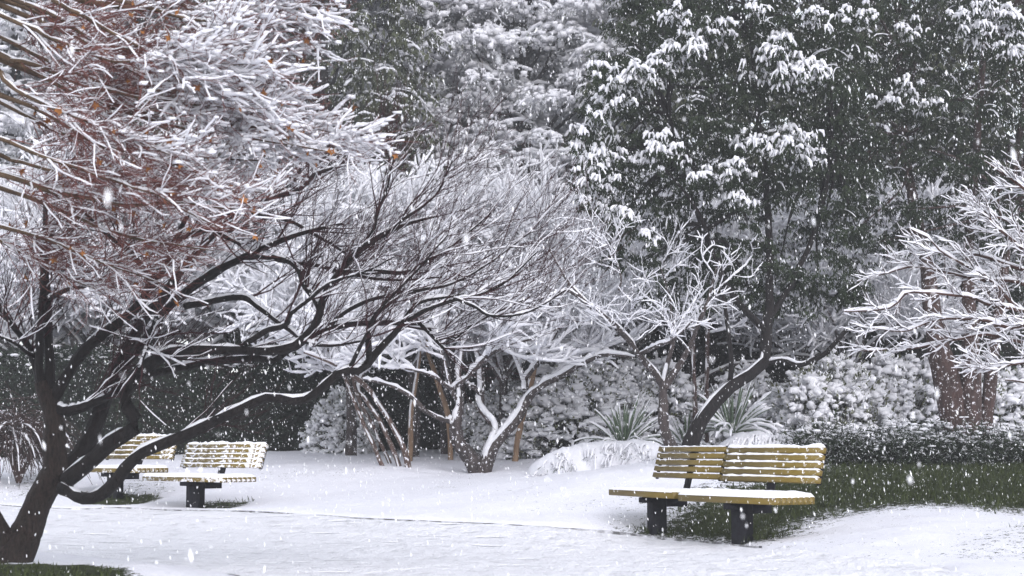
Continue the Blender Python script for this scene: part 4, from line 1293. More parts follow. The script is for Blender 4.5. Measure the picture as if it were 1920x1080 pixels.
def evergreen(name, label, base, lines, barkm, poly, nclump, Yc, Yw, pads, rpx=38, leafm=None, leaves=(12, 13), lsize=(0.066, 0.017), snow_rand=0.11):
    t_ = thing(name, label, "tree", base)
    P, R = trace(lines, 26, 0.01)
    R = R * 0.86
    link("trunk_snow", mesh("trunk_snow", [(lambda v, f: (v - base, f))(*snowcaps(P[[0, 2]][:, :9], R[[0, 2]][:, :9], h=0.026, w=0.0, K=6, wr=.45, wind=True, gap=.3, lo=.3))], M_snow), t_, kind="stuff")
    link("trunk", mesh("trunk", [(lambda v, f: (v - base, f))(*tubes(P, R, 10, .05))], barkm), t_)
    q = in_poly(nclump, poly)
    pp = np.asarray(poly, float)
    cx, hw = (pp[:, 0].min() + pp[:, 0].max()) / 2, (pp[:, 0].max() - pp[:, 0].min()) / 2
    # crown is a rounded mass: near the outline it is thin, in the middle deep
    dd = -poly_dist(q[:, 0], q[:, 1], pp)
    dep = Yw * np.sqrt(np.clip(dd / (0.75 * hw), 0.03, 1))
    Y = Yc + rng.uniform(-1, 1, nclump) * dep
    C = np.array([at(a, c, y) for (a, c), y in zip(q, Y)])
    r_ = rng.uniform(0.6, 1.3, nclump) * rpx / FPX * Yc
    sn_ = np.clip(rng.random(nclump) ** 2.5 * snow_rand, 0, 1)
    l1, s1_ = sprays(C, r_, sn_, leaves[0], leaves[1], lsize[0], lsize[1], 0.022, 0.007)
    # hand-placed snow-laden bough ends
    PC, PR_ = [], []
    for (a, c, rp, n) in pads:
        for k in range(n * 5):
            dx = rng.normal(0, rp * .5)
            PC.append(at(a + dx, c + abs(dx) * rng.uniform(.1, .7) + rng.normal(0, rp * .28), Yc - Yw * 0.9 + rng.uniform(-.4, .4)))
            PR_.append(rp / FPX * Yc * rng.uniform(.2, .55))
    PC, PR_ = np.array(PC), np.array(PR_)
    l2, s2_ = sprays(PC, PR_, np.ones(len(PC)), 6, 7, lsize[0], lsize[1], 0.030, 0.0115, K=4, droop=-0.34, N=6, el=(-.9, .35))
    # boughs joining trunk to clumps
    idx = rng.choice(nclump, min(70, nclump), replace=False)
    tops = P[:, -8:].reshape(-1, 3)
    bl = []
    for i in list(idx):
        s0 = tops[np.argmin(((tops - C[i]) ** 2).sum(1) + rng.uniform(0, 1.5, len(tops)))]
        p, rr = resample([s0, s0 * .5 + C[i] * .5 + rng.normal(0, .12, 3) + np.array((0, 0, .15)), C[i]], [.03, .02, .006], 8)
        bl.append((p, rr))
    BP, BR = np.array([a for a, _ in bl]), np.array([c for _, c in bl])
    link("limbs", mesh("limbs", [(lambda v, f: (v - base, f))(*tubes(BP, BR, 5))], barkm), t_, kind="stuff")
    link("crown", mesh("crown", [(v - base, f) for v, f in (l1, l2)], leafm or M_green, smooth=False), t_, kind="stuff")
    link("snow", mesh("snow", [(v - base, f) for v, f in (s1_, s2_)], M_snow), t_, kind="stuff")
    return t_


Ye = 17.2
E1 = [
    [(1288, 872, Ye, 22), (1294, 838, Ye, 19), (1310, 790, Ye, 17), (1338, 754, Ye + .1, 16), (1373, 723, Ye + .2, 15), (1415, 698, Ye + .3, 14), (1433, 677, Ye + .4, 14), (1438, 631, Ye + .6, 12), (1443, 543, Ye + .9, 9), (1440, 400, Ye + 1.3, 8), (1420, 200, Ye + 1.6, 6), (1400, -50, Ye + 1.6, 4)],
    [(1436, 624, Ye + .6, 8), (1405, 589, Ye + .5, 7.5), (1369, 547, Ye + .5, 6.5), (1340, 480, Ye + .7, 5), (1290, 350, Ye + 1, 4), (1250, 200, Ye + 1.2, 3)],
    [(1440, 680, Ye + .4, 7), (1470, 676, Ye + .3, 6.5), (1500, 683, Ye + .2, 6), (1545, 665, Ye + .1, 5.5), (1570, 638, Ye, 5), (1600, 613, Ye, 4.5), (1660, 608, Ye, 3)],
    [(1369, 725, Ye + .2, 6), (1371, 670, Ye + .1, 5.5), (1362, 596, Ye + .1, 4.5), (1350, 520, Ye + .3, 3), (1320, 420, Ye + .6, 2.5)],
    [(1440, 600, Ye + .7, 7), (1500, 500, Ye + 1.2, 6), (1550, 350, Ye + 1.5, 5), (1560, 150, Ye + 1.5, 3)],
]
PADS1 = [(1325, 55, 42, 4), (1280, 85, 42, 4), (1235, 110, 40, 4), (1190, 145, 42, 4), (1145, 180, 42, 4), (1120, 225, 40, 3),
         (1475, 75, 40, 4), (1445, 120, 48, 4), (1500, 125, 42, 4), (1545, 135, 34, 3),
         (1240, 265, 48, 4), (1205, 290, 34, 2), (1120, 280, 42, 4), (1110, 330, 40, 3), (1105, 380, 30, 2),
         (1400, 255, 40, 3), (1385, 310, 36, 3), (1320, 330, 34, 3), (1480, 265, 48, 5), (1515, 295, 34, 2),
         (1380, 375, 32, 3), (1215, 440, 30, 2), (1170, 400, 34, 2), (1260, 25, 36, 2), (1420, 15, 34, 2), (1530, 28, 36, 2), (1615, 18, 36, 2), (1130, 130, 36, 2)]
POLY1 = [(1170, -140), (1150, 60), (1105, 170), (1085, 260), (1100, 380), (1135, 460), (1165, 530), (1240, 595), (1320, 590), (1420, 580), (1520, 600), (1600, 570), (1640, 300), (1630, -140)]
evergreen("evergreen_tree", "dark drooping evergreen with snow pads, trunk bending right behind the joined benches", at(1290, 868, Ye), E1, M_black, POLY1, 580, Ye + 1.6, 1.5, PADS1)

Yr = 19.6
E2 = [
    [(1812, 868, Yr, 34), (1808, 830, Yr, 34), (1795, 780, Yr, 36), (1780, 720, Yr, 34), (1760, 650, Yr, 24), (1748, 580, Yr, 20), (1735, 480, Yr + .5, 15), (1700, 300, Yr + 1.6, 10), (1680, 0, Yr + 2, 6)],
    [(1822, 868, Yr - .1, 24), (1822, 780, Yr - .1, 24), (1822, 700, Yr - .1, 22), (1820, 600, Yr - .1, 17), (1815, 500, Yr + .4, 13), (1830, 300, Yr + 1.6, 9), (1850, 0, Yr + 2, 6)],
    [(1840, 868, Yr + .1, 18), (1850, 780, Yr + .1, 16), (1858, 700, Yr + .1, 14), (1870, 600, Yr + .1, 12), (1890, 450, Yr + .6, 8), (1910, 250, Yr + 1.6, 5)],
]
PADS2 = [(1800, 30, 40, 3), (1840, 20, 44, 3), (1880, 25, 40, 3), (1850, 60, 36, 3), (1690, 165, 36, 2), (1670, 190, 30, 2), (1745, 190, 30, 2), (1900, 95, 36, 2), (1720, 50, 30, 1), (1620, 100, 30, 1), (1700, 40, 28, 1)]
POLY2 = [(1500, -140), (1520, 100), (1560, 380), (1620, 520), (1700, 500), (1790, 470), (1900, 500), (2120, 480), (2150, -140)]
evergreen("evergreen_tree", "dark drooping evergreen on a thick red-brown multiple trunk at the right", at(1815, 868, Yr), E2, M_red, POLY2, 520, Yr + 0.8, 1.7, PADS2)


def far_evergreen(height, radius, nclump, leafm, snow_lo, snow_hi, z0=1.5, hs=0.10, ws=0.045, nf=9, nl=8, ll=0.20, lw=0.06, rcl=0.5, powr=0.7, nlump=0):
    tp, tr_ = resample([(0, 0, -.3), (0.1, 0, height * .4), (0, 0.1, height * .95)], [.22, .16, .04], 12)
    v_ = rng.random(nclump) ** 0.85
    z = z0 + (height - z0) * v_
    prof = radius * np.clip((1 - ((z - z0) / (height - z0)) ** 2.2), 0.05, 1) ** powr
    a = rng.uniform(0, 2 * np.pi, nclump)
    rad = prof * rng.uniform(0.55, 1.05, nclump) * (1 + 0.22 * vnoise(a * 2.2, z * 0.8, 5))
    C = np.stack([np.cos(a) * rad, np.sin(a) * rad, z], 1)
    rc = rng.uniform(.6, 1.35, nclump) * rcl
    l, s = sprays(C, rc, rng.uniform(snow_lo, snow_hi, nclump), nf, nl, ll, lw, hs, ws, droop=-0.3, N=4)
    pcs = [s]
    if nlump:
        a2 = rng.uniform(0, 2 * np.pi, (nclump, nlump))
        q2 = np.sqrt(rng.random((nclump, nlump)))
        off = np.stack([np.cos(a2) * q2, np.sin(a2) * q2, 0.45 * (1 - q2 ** 2) - .12 + rng.normal(0, .10, q2.shape)], -1) * rc[:, None, None]
        pcs.append(lumps((C[:, None] + off).reshape(-1, 3), np.repeat(rc, nlump) * rng.uniform(.05, .15, nclump * nlump), (1.3, 1.3, .8), .28, lo=True))
    l = (l[0], l[1])
    # limbs
    k = 46
    idx = rng.choice(nclump, k, replace=False)
    s0 = np.stack([np.zeros(k), np.zeros(k), C[idx, 2] * .8], 1)
    BP = np.stack([s0 * (1 - q) + C[idx] * q for q in np.linspace(0, 1, 5)], 1)
    return (mesh("trunk", [tubes(tp[None], tr_[None], 8, .04), tubes(BP, taper(np.full(k, .05), 5, .3), 4)], M_black),
            mesh("crown", [l], leafm, smooth=False), mesh("snow", pcs, M_snowfar))


FA = far_evergreen(12.5, 3.0, 440, M_green2, 0.6, 1.0, nlump=34, nf=6, nl=8, hs=.05, ws=.020, ll=.13, lw=.04, rcl=.5)
FB = far_evergreen(11.0, 2.6, 420, M_green2, 0.6, 1.0, nlump=30, nf=6, nl=8, hs=.05, ws=.018, ll=.12, lw=.036, rcl=.44)
FC = far_evergreen(12.0, 2.5, 420, M_conifer, 0.0, 0.28, z0=1.0, rcl=0.55, nl=10, ll=.16, lw=.05, hs=.06, ws=.03)
FGW = "snow-whitened evergreens across the back"
FGD = "dark evergreens across the back"
far_spots = [
    (FA, 810, 33.0, 0.2, 1.05, "snow-whitened evergreen filling the top middle, nearest the green conifer", FGW),
    (FB, 985, 32.0, 1.4, 1.15, "snow-whitened evergreen at the top middle, beside the dark drooping tree", FGW),
    (FA, 1120, 36.0, 2.9, 1.15, "snow-whitened evergreen half hidden by the dark drooping tree", FGW),
    (FB, 700, 37.0, 4.4, 1.30, "snow-whitened evergreen just right of the green conifer, set further back", FGW),
    (FA, 905, 40.0, 5.3, 1.35, "tall snow-whitened evergreen rising behind the other white trees", FGW),
    (FA, 250, 36.0, 1.0, 1.2, "snow-whitened evergreen behind the maple twigs", FGW),
    (FB, 20, 35.0, 3.0, 1.25, "snow-whitened evergreen at the far left behind the maple", FGW),
    (FB, 1050, 46.0, 0.7, 1.7, "far snow-whitened evergreen at the very back of the middle", FGW),
    (FC, 590, 28.5, 0.6, 1.0, "grey-green conifer with hanging sprays beside the maple's snowy tips", FGD),
    (FC, 470, 33.0, 2.5, 1.1, "dark conifer behind the maple twigs, left of the grey-green one", FGD),
    (FC, 1330, 30.0, 1.1, 1.05, "dark conifer directly behind the drooping evergreen", FGD),
    (FC, 1560, 29.0, 3.1, 1.1, "dark conifer between the two drooping evergreens", FGD),
    (FC, 1760, 28.0, 4.4, 1.1, "dark conifer behind the red-brown trunk", FGD),
    (FC, 1960, 27.0, 5.1, 1.1, "dark conifer at the right edge behind the snowy twigs", FGD),
    (FC, 120, 42.0, 5.7, 1.4, "dark conifer far behind the hedge at the left", FGD),
    (FC, 760, 47.0, 0.1, 1.6, "dark conifer far behind the white evergreens", FGD),
]
firstf = {}
for fm, px, Y, rz, sc, lab, gr in far_spots:
    x = (px - 960) / FPX * Y
    loc = (x, Y, float(base_z(np.array([x]), np.array([Y]))[0]) - 0.1)
    if id(fm) not in firstf:
        t_ = thing("evergreen_tree", lab, "tree", loc, rz, gr, sc)
        for nm, mm in zip(("trunk", "crown", "snow"), fm):
            link(nm, mm, t_, kind=None if nm == "trunk" else "stuff")
        firstf[id(fm)] = t_
    else:
        dup(firstf[id(fm)], lab, loc, rz, sc, gr)

# ------------------------------------------------------------------ hedges and shrubs
def hedge(label, pts, depth, h0, h1, nleaf, leafm, snow_n, name="hedge", ll=(0.05, 0.1), lw=0.03, top_n=0.0, rough=.035, bank=0.0):
    """clipped hedge along a ground line: dark solid core added to block light, leaf skin, snow caught on top"""
    n = 60
    p, _ = resample([(a, c, 0) for a, c in pts], np.zeros(len(pts)), n)
    z = gz(p[:, 0], p[:, 1])
    tn_ = norm(np.gradient(p, axis=0))
    nr = np.stack([tn_[:, 1], -tn_[:, 0], np.zeros(n)], 1)
    hh = np.linspace(h0, h1, n) * (1 + bank * vnoise(np.arange(n) * .13, np.zeros(n), 8) + 0.10 * vnoise(np.arange(n) * .25, np.zeros(n), 3) + .05 * vnoise(np.arange(n) * .9, np.zeros(n), 4))
    base = np.array([p[:, 0].mean(), p[:, 1].mean(), z.mean()])
    t_ = thing(name, label, "hedge", base)
    prof = [(-.5, -.1), (-.5, .5), (-.42, .86), (-.2, .97), (.2, .97), (.42, .86), (.5, .5), (.5, -.1)]
    V = np.stack([p * [1, 1, 0] + nr * (a * depth * .86) + np.stack([np.zeros(n), np.zeros(n), z + hh * c * .92], 1) for a, c in prof], 1)
    V = V + rng.normal(0, .03, V.shape)
    link("branches", mesh("branches", [(V.reshape(-1, 3) - base, ring_faces(1, n, 8))], M_core), t_)  # solid lumpy core added to block light through the leaves, not separate branches
    i = rng.random(nleaf) * (n - 1.01)
    k = i.astype(int)
    f = (i - k)[:, None]
    c0 = p[k] * (1 - f) + p[k + 1] * f
    zz = z[k] * (1 - f[:, 0]) + z[k + 1] * f[:, 0]
    hk = hh[k] * (1 - f[:, 0]) + hh[k + 1] * f[:, 0]
    s = rng.random(nleaf)
    top = s < 0.3
    a = np.where(top, rng.uniform(-.5, .5, nleaf), np.where(rng.random(nleaf) < .75, .5, -.5)) * depth
    e = np.where(top, 1.0, rng.uniform(0, 1, nleaf) ** .8)
    a = a * np.where(e > .85, 1 - (e - .85) * 1.2, 1)
    S = c0 * [1, 1, 0] + nr[k] * a[:, None] + np.stack([np.zeros(nleaf), np.zeros(nleaf), zz + hk * e], 1) + rng.normal(0, rough, (nleaf, 3)) + np.abs(rng.normal(0, rough * .8, (nleaf, 1))) * [0, 0, 1] * (e > .8)[:, None]
    D = nr[k] * np.sign(a)[:, None] * .5 + rng.normal(0, .7, (nleaf, 3)) + np.array([0, 0, .1])
    link("leaves", mesh("leaves", [(lambda v, f_: (v - base, f_))(*leaf_quads(S, D, rng.uniform(*ll, nleaf), rng.uniform(.6, 1.3, nleaf) * lw, .1))], leafm, smooth=False), t_, kind="stuff")
    if snow_n:
        j = rng.choice(np.nonzero(e > top_n)[0], snow_n)
        link("snow", mesh("snow", [(lambda v, f_: (v - base, f_))(*lumps(S[j] + [0, 0, .02], rng.uniform(.02, .05, snow_n) * (.6 if bank else 1), (1.4, 1.4, .45)))], M_snow), t_, kind="stuff")
    return t_


def gxy(px, Y):
    return ((px - 960) / FPX * Y, Y)


hedge("long dark clipped hedge closing the lawn behind the left benches", [gxy(-250, 25.5), gxy(200, 25.2), gxy(560, 25.0), gxy(870, 25.2)], 1.0, 1.75, 1.3, 24000, M_hedge, 600, ll=(.06, .12), lw=.04, top_n=.9)
hedge("low dark green hedge dusted with snow, behind the joined benches at the right", [gxy(1480, 17.6), gxy(1640, 17.4), gxy(1800, 17.4), gxy(2100, 17.6)], 0.8, 0.17, 0.21, 13000, M_bank, 800, ll=(.05, .13), lw=.013, top_n=.9, rough=.075, bank=.22)
hedge("dark hedge standing behind the snowy shrubs under the evergreens", [gxy(1330, 25.5), gxy(1560, 25.0), gxy(1800, 24.5), gxy(2150, 24.5)], 1.2, 2.2, 2.4, 7000, M_hedge, 250, ll=(.08, .16), lw=.05, top_n=.85)
hedge("tall dark hedge behind the white shrub, seen through the middle branches", [gxy(820, 27.0), gxy(1050, 26.8), gxy(1340, 27.0)], 1.2, 2.6, 2.4, 5000, M_hedge, 200, ll=(.08, .16), lw=.05, top_n=.9)


def bush_meshes(rx, ry, h, nl, nleaf, rl, leafm):
    """rounded shrub, every shoot tip capped with a lump of snow"""
    def shell(n, lo):
        a = rng.uniform(0, 2 * np.pi, n)
        e = np.arcsin(rng.uniform(0.02, 1, n))
        k = rng.uniform(lo, 1.0, n) * (1 + 0.16 * vnoise(a * 2.0, e * 3, 7) + 0.08 * vnoise(a * 6, e * 8, 8))
        return np.stack([np.cos(a) * np.cos(e) * rx * k, np.sin(a) * np.cos(e) * ry * k, np.sin(e) * h * k], 1)
    c = shell(nl, .86)
    c = c[np.argsort(rng.random(nl))]
    c[nl // 2:] = c[:nl - nl // 2] + rng.normal(0, rl * .7, (nl - nl // 2, 3)) * [1, 1, .5]
    S = shell(nleaf, .8)
    k = 60
    st = shell(k, .75)
    BP = np.stack([st * q * np.array([1, 1, 1]) * (0.4 + .6 * q) for q in np.linspace(0.02, 1, 5)], 1)
    D = norm(S) + rng.normal(0, .6, S.shape)
    lm = lumps(c, rng.uniform(.35, 1.55, nl) * rl, (1.15, 1.15, .68), .2)
    k2 = nl // 3
    fl = grow(c[:k2], norm(c[:k2]) * [1, 1, .5] + rng.normal(0, .4, (k2, 3)), np.full(k2, rl * 2.4), 4, .2, (0, 0, -.2))
    return (mesh("stems", [tubes(BP, taper(np.full(k, .02), 5, .3), 4)], M_black),
            mesh("leaves", [leaf_quads(S, D, rng.uniform(.7, 1.3, nleaf) * .09, rng.uniform(.7, 1.3, nleaf) * .035, .1)], leafm, smooth=False),
            mesh("snow", [lm, snowcaps(fl, np.full((k2, 4), .004), h=rl * .9, w=rl * .45, K=4, lo=.0)], M_snow))


BA = bush_meshes(1.05, 0.9, 1.25, 1700, 3200, 0.046, M_bushleaf)
BB = bush_meshes(1.2, 0.9, 1.1, 1600, 4200, 0.046, M_bushleaf)
BGp = "rounded shrubs capped with snow"
firstb = {}
for bm_, px, Y, rz, sc, lab in [
    (BA, 1090, 22.5, 0.2, (1.15, 1.0, 1.0), "snow-capped olive shrub filling the middle behind the spiky plant"),
    (BB, 950, 23.3, 1.3, (0.75, 0.8, 0.95), "snow-capped olive shrub just behind the V-shaped trunk"),
    (BA, 1220, 22.8, 2.4, (0.9, 1.0, 1.02), "snow-capped shrub behind the slender forked tree"),
    (BB, 1560, 21.2, 0.9, (1.0, 1.0, 1.12), "snow-capped shrub behind the low dark hedge, next to the leaning trunk"),
    (BA, 1680, 21.8, 3.3, (0.95, 1.0, 1.0), "snow-capped shrub crowding the red-brown trunk"),
    (BB, 1400, 22.6, 4.1, (0.9, 1.0, 1.0), "snow-capped shrub behind the second spiky plant"),
    (BA, 640, 24.2, 5.0, (0.6, .6, .75), "small snow-capped shrub in front of the long dark hedge"),
    (BB, 1860, 22.0, 5.6, (1.0, 1.0, 0.95), "snow-capped shrub at the right edge behind the trunks"),
]:
    x = (px - 960) / FPX * Y
    loc = (x, Y, float(gz(np.array([x]), np.array([Y]))[0]) - 0.08)
    if id(bm_) not in firstb:
        t_ = thing("shrub", lab, "shrub", loc, rz, BGp, sc)
        for nm, mm in zip(("stems", "leaves", "snow"), bm_):
            link(nm, mm, t_, kind="stuff")
        firstb[id(bm_)] = t_
    else:
        dup(firstb[id(bm_)], lab, loc, rz, sc, BGp)

# low mound of trailing plants bent down by snow
def mound(label, px0, px1, Y, h, depth, n, leafm, seed):
    x0, x1 = (px0 - 960) / FPX * Y, (px1 - 960) / FPX * Y
    cx = (x0 + x1) / 2
    base = np.array([cx, Y, float(gz(np.array([cx]), np.array([Y]))[0])])
    t_ = thing("trailing_shrub", label, "shrub", base)
    nx, ny = 70, 26
    X, Yv_ = np.meshgrid(np.linspace(-1, 1, nx), np.linspace(-1, 1, ny))
    hw = (x1 - x0) / 2
    k = np.clip(1 - np.abs(X) ** 3.0 - np.abs(Yv_) ** 2.6, 0, 1) ** .5
    Z = h * k * (1 + .12 * vnoise(X * 4, Yv_ * 2, seed) + .09 * vnoise(X * 16 + Yv_ * 2, Yv_ * 2, seed + 1) * np.clip(.3 - Yv_, 0, 1) + .05 * vnoise(X * 30 + Yv_ * 3, Yv_ * 3, seed + 2) * np.clip(.2 - Yv_, 0, 1)) - 0.05
    gzz = gz(cx + X * hw, Y + Yv_ * depth) - base[2]
    V = np.stack([X * hw, Yv_ * depth, Z + gzz], -1).reshape(-1, 3)
    i1 = (np.arange(ny - 1)[:, None] * nx + np.arange(nx - 1)[None]).ravel()
    link("snow", mesh("snow", [(V, np.stack([i1, i1 + 1, i1 + nx + 1, i1 + nx], 1))], M_snow), t_, kind="stuff")
    # drooping strands on the near face
    u_ = rng.uniform(-.96, .96, n)
    v_ = rng.uniform(-.98, -.66, n)
    kk_ = np.clip(1 - np.abs(u_) ** 3.0 - np.abs(v_) ** 2.6, 0, 1) ** .5
    S = np.stack([u_ * hw, v_ * depth, h * kk_ + gz(cx + u_ * hw, Y + v_ * depth) - base[2] - 0.02], 1)
    D = np.stack([rng.normal(-.25, .35, n), np.full(n, -1.0), np.full(n, 0.15)], 1)
    P = grow(S, D, rng.uniform(.08, .24, n), 6, .14, (-.03, -.02, -.30))
    P[..., 2] = np.maximum(P[..., 2], (gz(cx + P[..., 0], Y + P[..., 1]) - base[2]) + .0)
    link("strands", mesh("strands", [tubes(P, taper(np.full(n, .006), 6, .5), 3)], M_core), t_, kind="stuff")
    link("strand_snow", mesh("strand_snow", [snowcaps(P, np.full((n, 6), .006), h=.026, w=.010, K=5, gap=.12, lo=.1)], M_snow), t_, kind="stuff")
    m_ = n * 8
    j = rng.integers(0, n, m_)
    q = rng.integers(1, 6, m_)
    LS = P[j, q] + rng.normal(0, .015, (m_, 3)) - [0, 0, .03]
    link("leaves", mesh("leaves", [leaf_quads(LS, rng.normal(0, .5, (m_, 3)) + [-.1, -.2, -.8], rng.uniform(.04, .1, m_), rng.uniform(.008, .016, m_), .05)], leafm, smooth=False), t_, kind="stuff")
    return t_


mound("low trailing plant bowed under a smooth quilt of snow beside the joined benches", 985, 1262, 18.6, 0.34, 0.55, 60, M_green2, 3)
mound("low trailing plant with green strands showing, behind the backrest near the dark hedge", 1330, 1560, 18.2, 0.30, 0.5, 260, M_green, 9)

# sword-leaved plants: each leaf a piece of its own
def blade_mesh(bend, L, W):
    n = 9
    t_ = np.linspace(0, 1, n)
    x = bend * t_ ** 2 * L * .5
    z = L * t_ * np.sqrt(np.clip(1 - (bend * t_ * .55) ** 2, .2, 1))
    w_ = W * (0.55 + .9 * t_ * (1 - t_) * 2) * np.clip((1 - t_) * 6, 0.02, 1)
    V = np.stack([np.stack([x - .0, -w_ / 2, z], 1), np.stack([x + w_ * .25, w_ * 0, z], 1), np.stack([x, w_ / 2, z], 1), np.stack([x - w_ * .10, w_ * 0, z - .004], 1)], 1)
    sn_ = np.stack([x - .006, 0 * x, z], 1)
    return V.reshape(-1, 3), ring_faces(1, n, 4), sn_, w_


BLD = [(0.15, 0.62, 0.034), (0.5, 0.62, 0.034), (0.95, 0.60, 0.036)]
def sword_plant(label, px, Y, dz, n, sc, snow_h, lo_el=0.2):
    x = (px - 960) / FPX * Y
    base = np.array([x, Y, float(gz(np.array([x]), np.array([Y]))[0]) + dz])
    t_ = thing("flax_plant", label, "plant", base)
    ms, sm = [], []
    for bnd, L, W in BLD:
        V, F, sl, w_ = blade_mesh(bnd, L * sc, W * sc)
        ms.append(mesh("leaf", [(V, F)], M_flax))
        sm.append((sl, w_))
    sp_ = []
    for i in range(n):
        az = rng.uniform(0, 2 * math.pi)
        lean = rng.uniform(0.05, 1.25) ** 1.0
        k = 0 if lean < .45 else (1 if lean < .85 else 2)
        s_ = rng.uniform(.75, 1.15)
        o = link("leaf", ms[k], t_, (math.cos(az) * .05, math.sin(az) * .05, 0))
        o.rotation_euler = (0, lean, az)
        o.rotation_mode = 'XYZ'
        o.scale = (s_, s_, s_)
        # same turn for the snow line: R = Rz(az) Ry(lean)
        p = sm[k][0] * s_
        ca, sa, cl, sl_ = math.cos(az), math.sin(az), math.cos(lean), math.sin(lean)
        q = np.stack([p[:, 0] * cl + p[:, 2] * sl_, p[:, 1], -p[:, 0] * sl_ + p[:, 2] * cl], 1)
        q = np.stack([q[:, 0] * ca - q[:, 1] * sa, q[:, 0] * sa + q[:, 1] * ca, q[:, 2]], 1) + [math.cos(az) * .05, math.sin(az) * .05, 0]
        sp_.append(q)
    sp_ = np.array(sp_)
    link("snow", mesh("snow", [snowcaps(sp_, np.full(sp_.shape[:2], .004), h=snow_h, w=.011, K=5, gap=.15, lo=.18)], M_snow), t_, kind="stuff")


sword_plant("spiky sword-leaved plant with green blades above the snow quilt", 1168, 19.4, 0.18, 60, 1.0, 0.020)
sword_plant("spiky sword-leaved plant thick with snow behind the leaning evergreen trunk", 1372, 19.6, 0.28, 60, 0.95, 0.034)
sword_plant("small spiky plant half buried in snow between the two forks behind the bench", 1285, 19.8, 0.15, 34, 0.7, 0.034)

# weeping brown shrub at the left edge
Yw_ = 19.5
base = at(35, 905, Yw_)
t_ = thing("weeping_shrub", "weeping brown shrub of bare trailing twigs at the far left edge", "shrub", base)
n = 320
S = base + np.stack([rng.normal(-.15, .22, n), rng.normal(0, .2, n), rng.uniform(.45, .85, n)], 1)
D = np.stack([rng.normal(.1, .8, n), rng.normal(0, .8, n), np.full(n, .4)], 1)
P = grow(S, D, rng.uniform(.6, 1.1, n), 8, .07, (0, 0, -.30))
st = grow(np.repeat(base[None], 6, 0), rng.normal(0, .2, (6, 3)) + [0, 0, 1], np.full(6, .8), 8, .08)
link("stems", mesh("stems", [(lambda v, f: (v - base, f))(*tubes(st, taper(np.full(6, .03), 8, .4), 6))], M_red), t_, kind="stuff")
link("twigs", mesh("twigs", [(lambda v, f: (v - base, f))(*tubes(P, taper(np.full(n, .007), 8, .5), 3))], M_red), t_, kind="stuff")
link("snow", mesh("snow", [(lambda v, f: (v - base, f))(*snowcaps(P, np.full((n, 8), .006), h=.025, w=.008, lo=.3, gap=.2, keep=rng.random(n) < .04))], M_snow), t_, kind="stuff")

# ------------------------------------------------------------------ snowy twigs reaching in from the right
Yq = 13.0
RT = [
    [(1990, 640, Yq, 8), (1920, 584, Yq, 6), (1886, 553, Yq, 5), (1847, 518, Yq, 4), (1773, 475, Yq, 2.5), (1742, 444, Yq, 1.8), (1705, 428, Yq, 1.3)],
    [(1990, 540, Yq - .2, 8), (1920, 467, Yq - .2, 6), (1905, 455, Yq - .2, 5), (1865, 420, Yq - .2, 3), (1826, 372, Yq - .2, 1.6)],
    [(2000, 420, Yq - .3, 6), (1920, 352, Yq - .3, 4), (1880, 325, Yq - .3, 2.5), (1845, 302, Yq - .3, 1.4)],
    [(1920, 584, Yq, 5), (1860, 570, Yq - .2, 4), (1789, 553, Yq - .3, 3.5), (1703, 549, Yq - .4, 3), (1672, 576, Yq - .4, 2.5), (1610, 584, Yq - .4, 2), (1583, 585, Yq - .4, 1.4)],
    [(2000, 660, Yq + .2, 7), (1900, 640, Yq + .2, 5), (1850, 625, Yq + .2, 4), (1781, 638, Yq + .2, 3), (1719, 654, Yq + .2, 2.5), (1649, 658, Yq + .2, 2), (1598, 658, Yq + .2, 1.2)],
    [(1990, 690, Yq - .4, 4), (1920, 683, Yq - .4, 3), (1880, 686, Yq - .4, 2.5), (1847, 693, Yq - .4, 1.6)],
    [(1990, 730, Yq - .2, 3.5), (1920, 718, Yq - .2, 2.6), (1884, 714, Yq - .2, 1.5)],
    [(1990, 560, Yq + .3, 6), (1900, 530, Yq + .3, 5), (1810, 520, Yq + .3, 4), (1720, 500, Yq + .3, 2.5), (1660, 515, Yq + .3, 2), (1605, 528, Yq + .3, 1.3)],
    [(1980, 600, Yq - .3, 6), (1900, 610, Yq - .3, 5), (1830, 600, Yq - .3, 4), (1760, 600, Yq - .3, 3), (1700, 620, Yq - .3, 2), (1630, 615, Yq - .3, 1.3)],
    [(1960, 520, Yq + .4, 6), (1870, 490, Yq + .4, 4), (1790, 470, Yq + .4, 3), (1700, 475, Yq + .4, 2), (1660, 480, Yq + .4, 1.3)],
    [(1960, 470, Yq + .1, 5), (1900, 420, Yq + .1, 3.5), (1850, 400, Yq + .1, 2.2), (1800, 390, Yq + .1, 1.3)],
]
bx, by = (2120 - 960) / FPX * Yq, Yq
base = np.array([bx, by, float(gz(np.array([bx]), np.array([by]))[0])])
PB, RB = trace(RT, 20, 0.016)
RB = RB * 0.72
conn, conr = [], []
for p, r_ in zip(PB, RB):
    if p[0, 0] < 4.15:
        continue
    a = base + np.array([0, 0, max(0.9, p[0, 2] - base[2] - .25)])
    q, rr = resample([a, a * .5 + p[0] * .5 + [0, 0, .05], p[0]], [.05, .04, r_[0]], 8)
    conn.append(q)
    conr.append(rr)
tp, tr_ = resample([base + (0.05, 0, -.2), base + (0, 0, .9), base + (0.05, 0, 1.8), base + (.1, 0, 2.8)], [.12, .10, .085, .04], 14)
t_ = thing("bare_tree", "bare tree with orange-brown twigs thick with snow, reaching in at the right edge", "tree", base)
link("trunk", mesh("trunk", [(lambda v, f: (v - base, f))(*tubes(tp[None], tr_[None], 10, .04))], M_trunk), t_)
link("limbs", mesh("limbs", [(v - base, f) for v, f in (tubes(np.array(conn), np.array(conr), 6), tubes(PB, RB, 6, .05))], M_rtwig), t_, kind="stuff")
S, D, r, tt = children(PB, RB, 18, 0.1, 1.0, (25, 65), flat=.8, lift=.3)
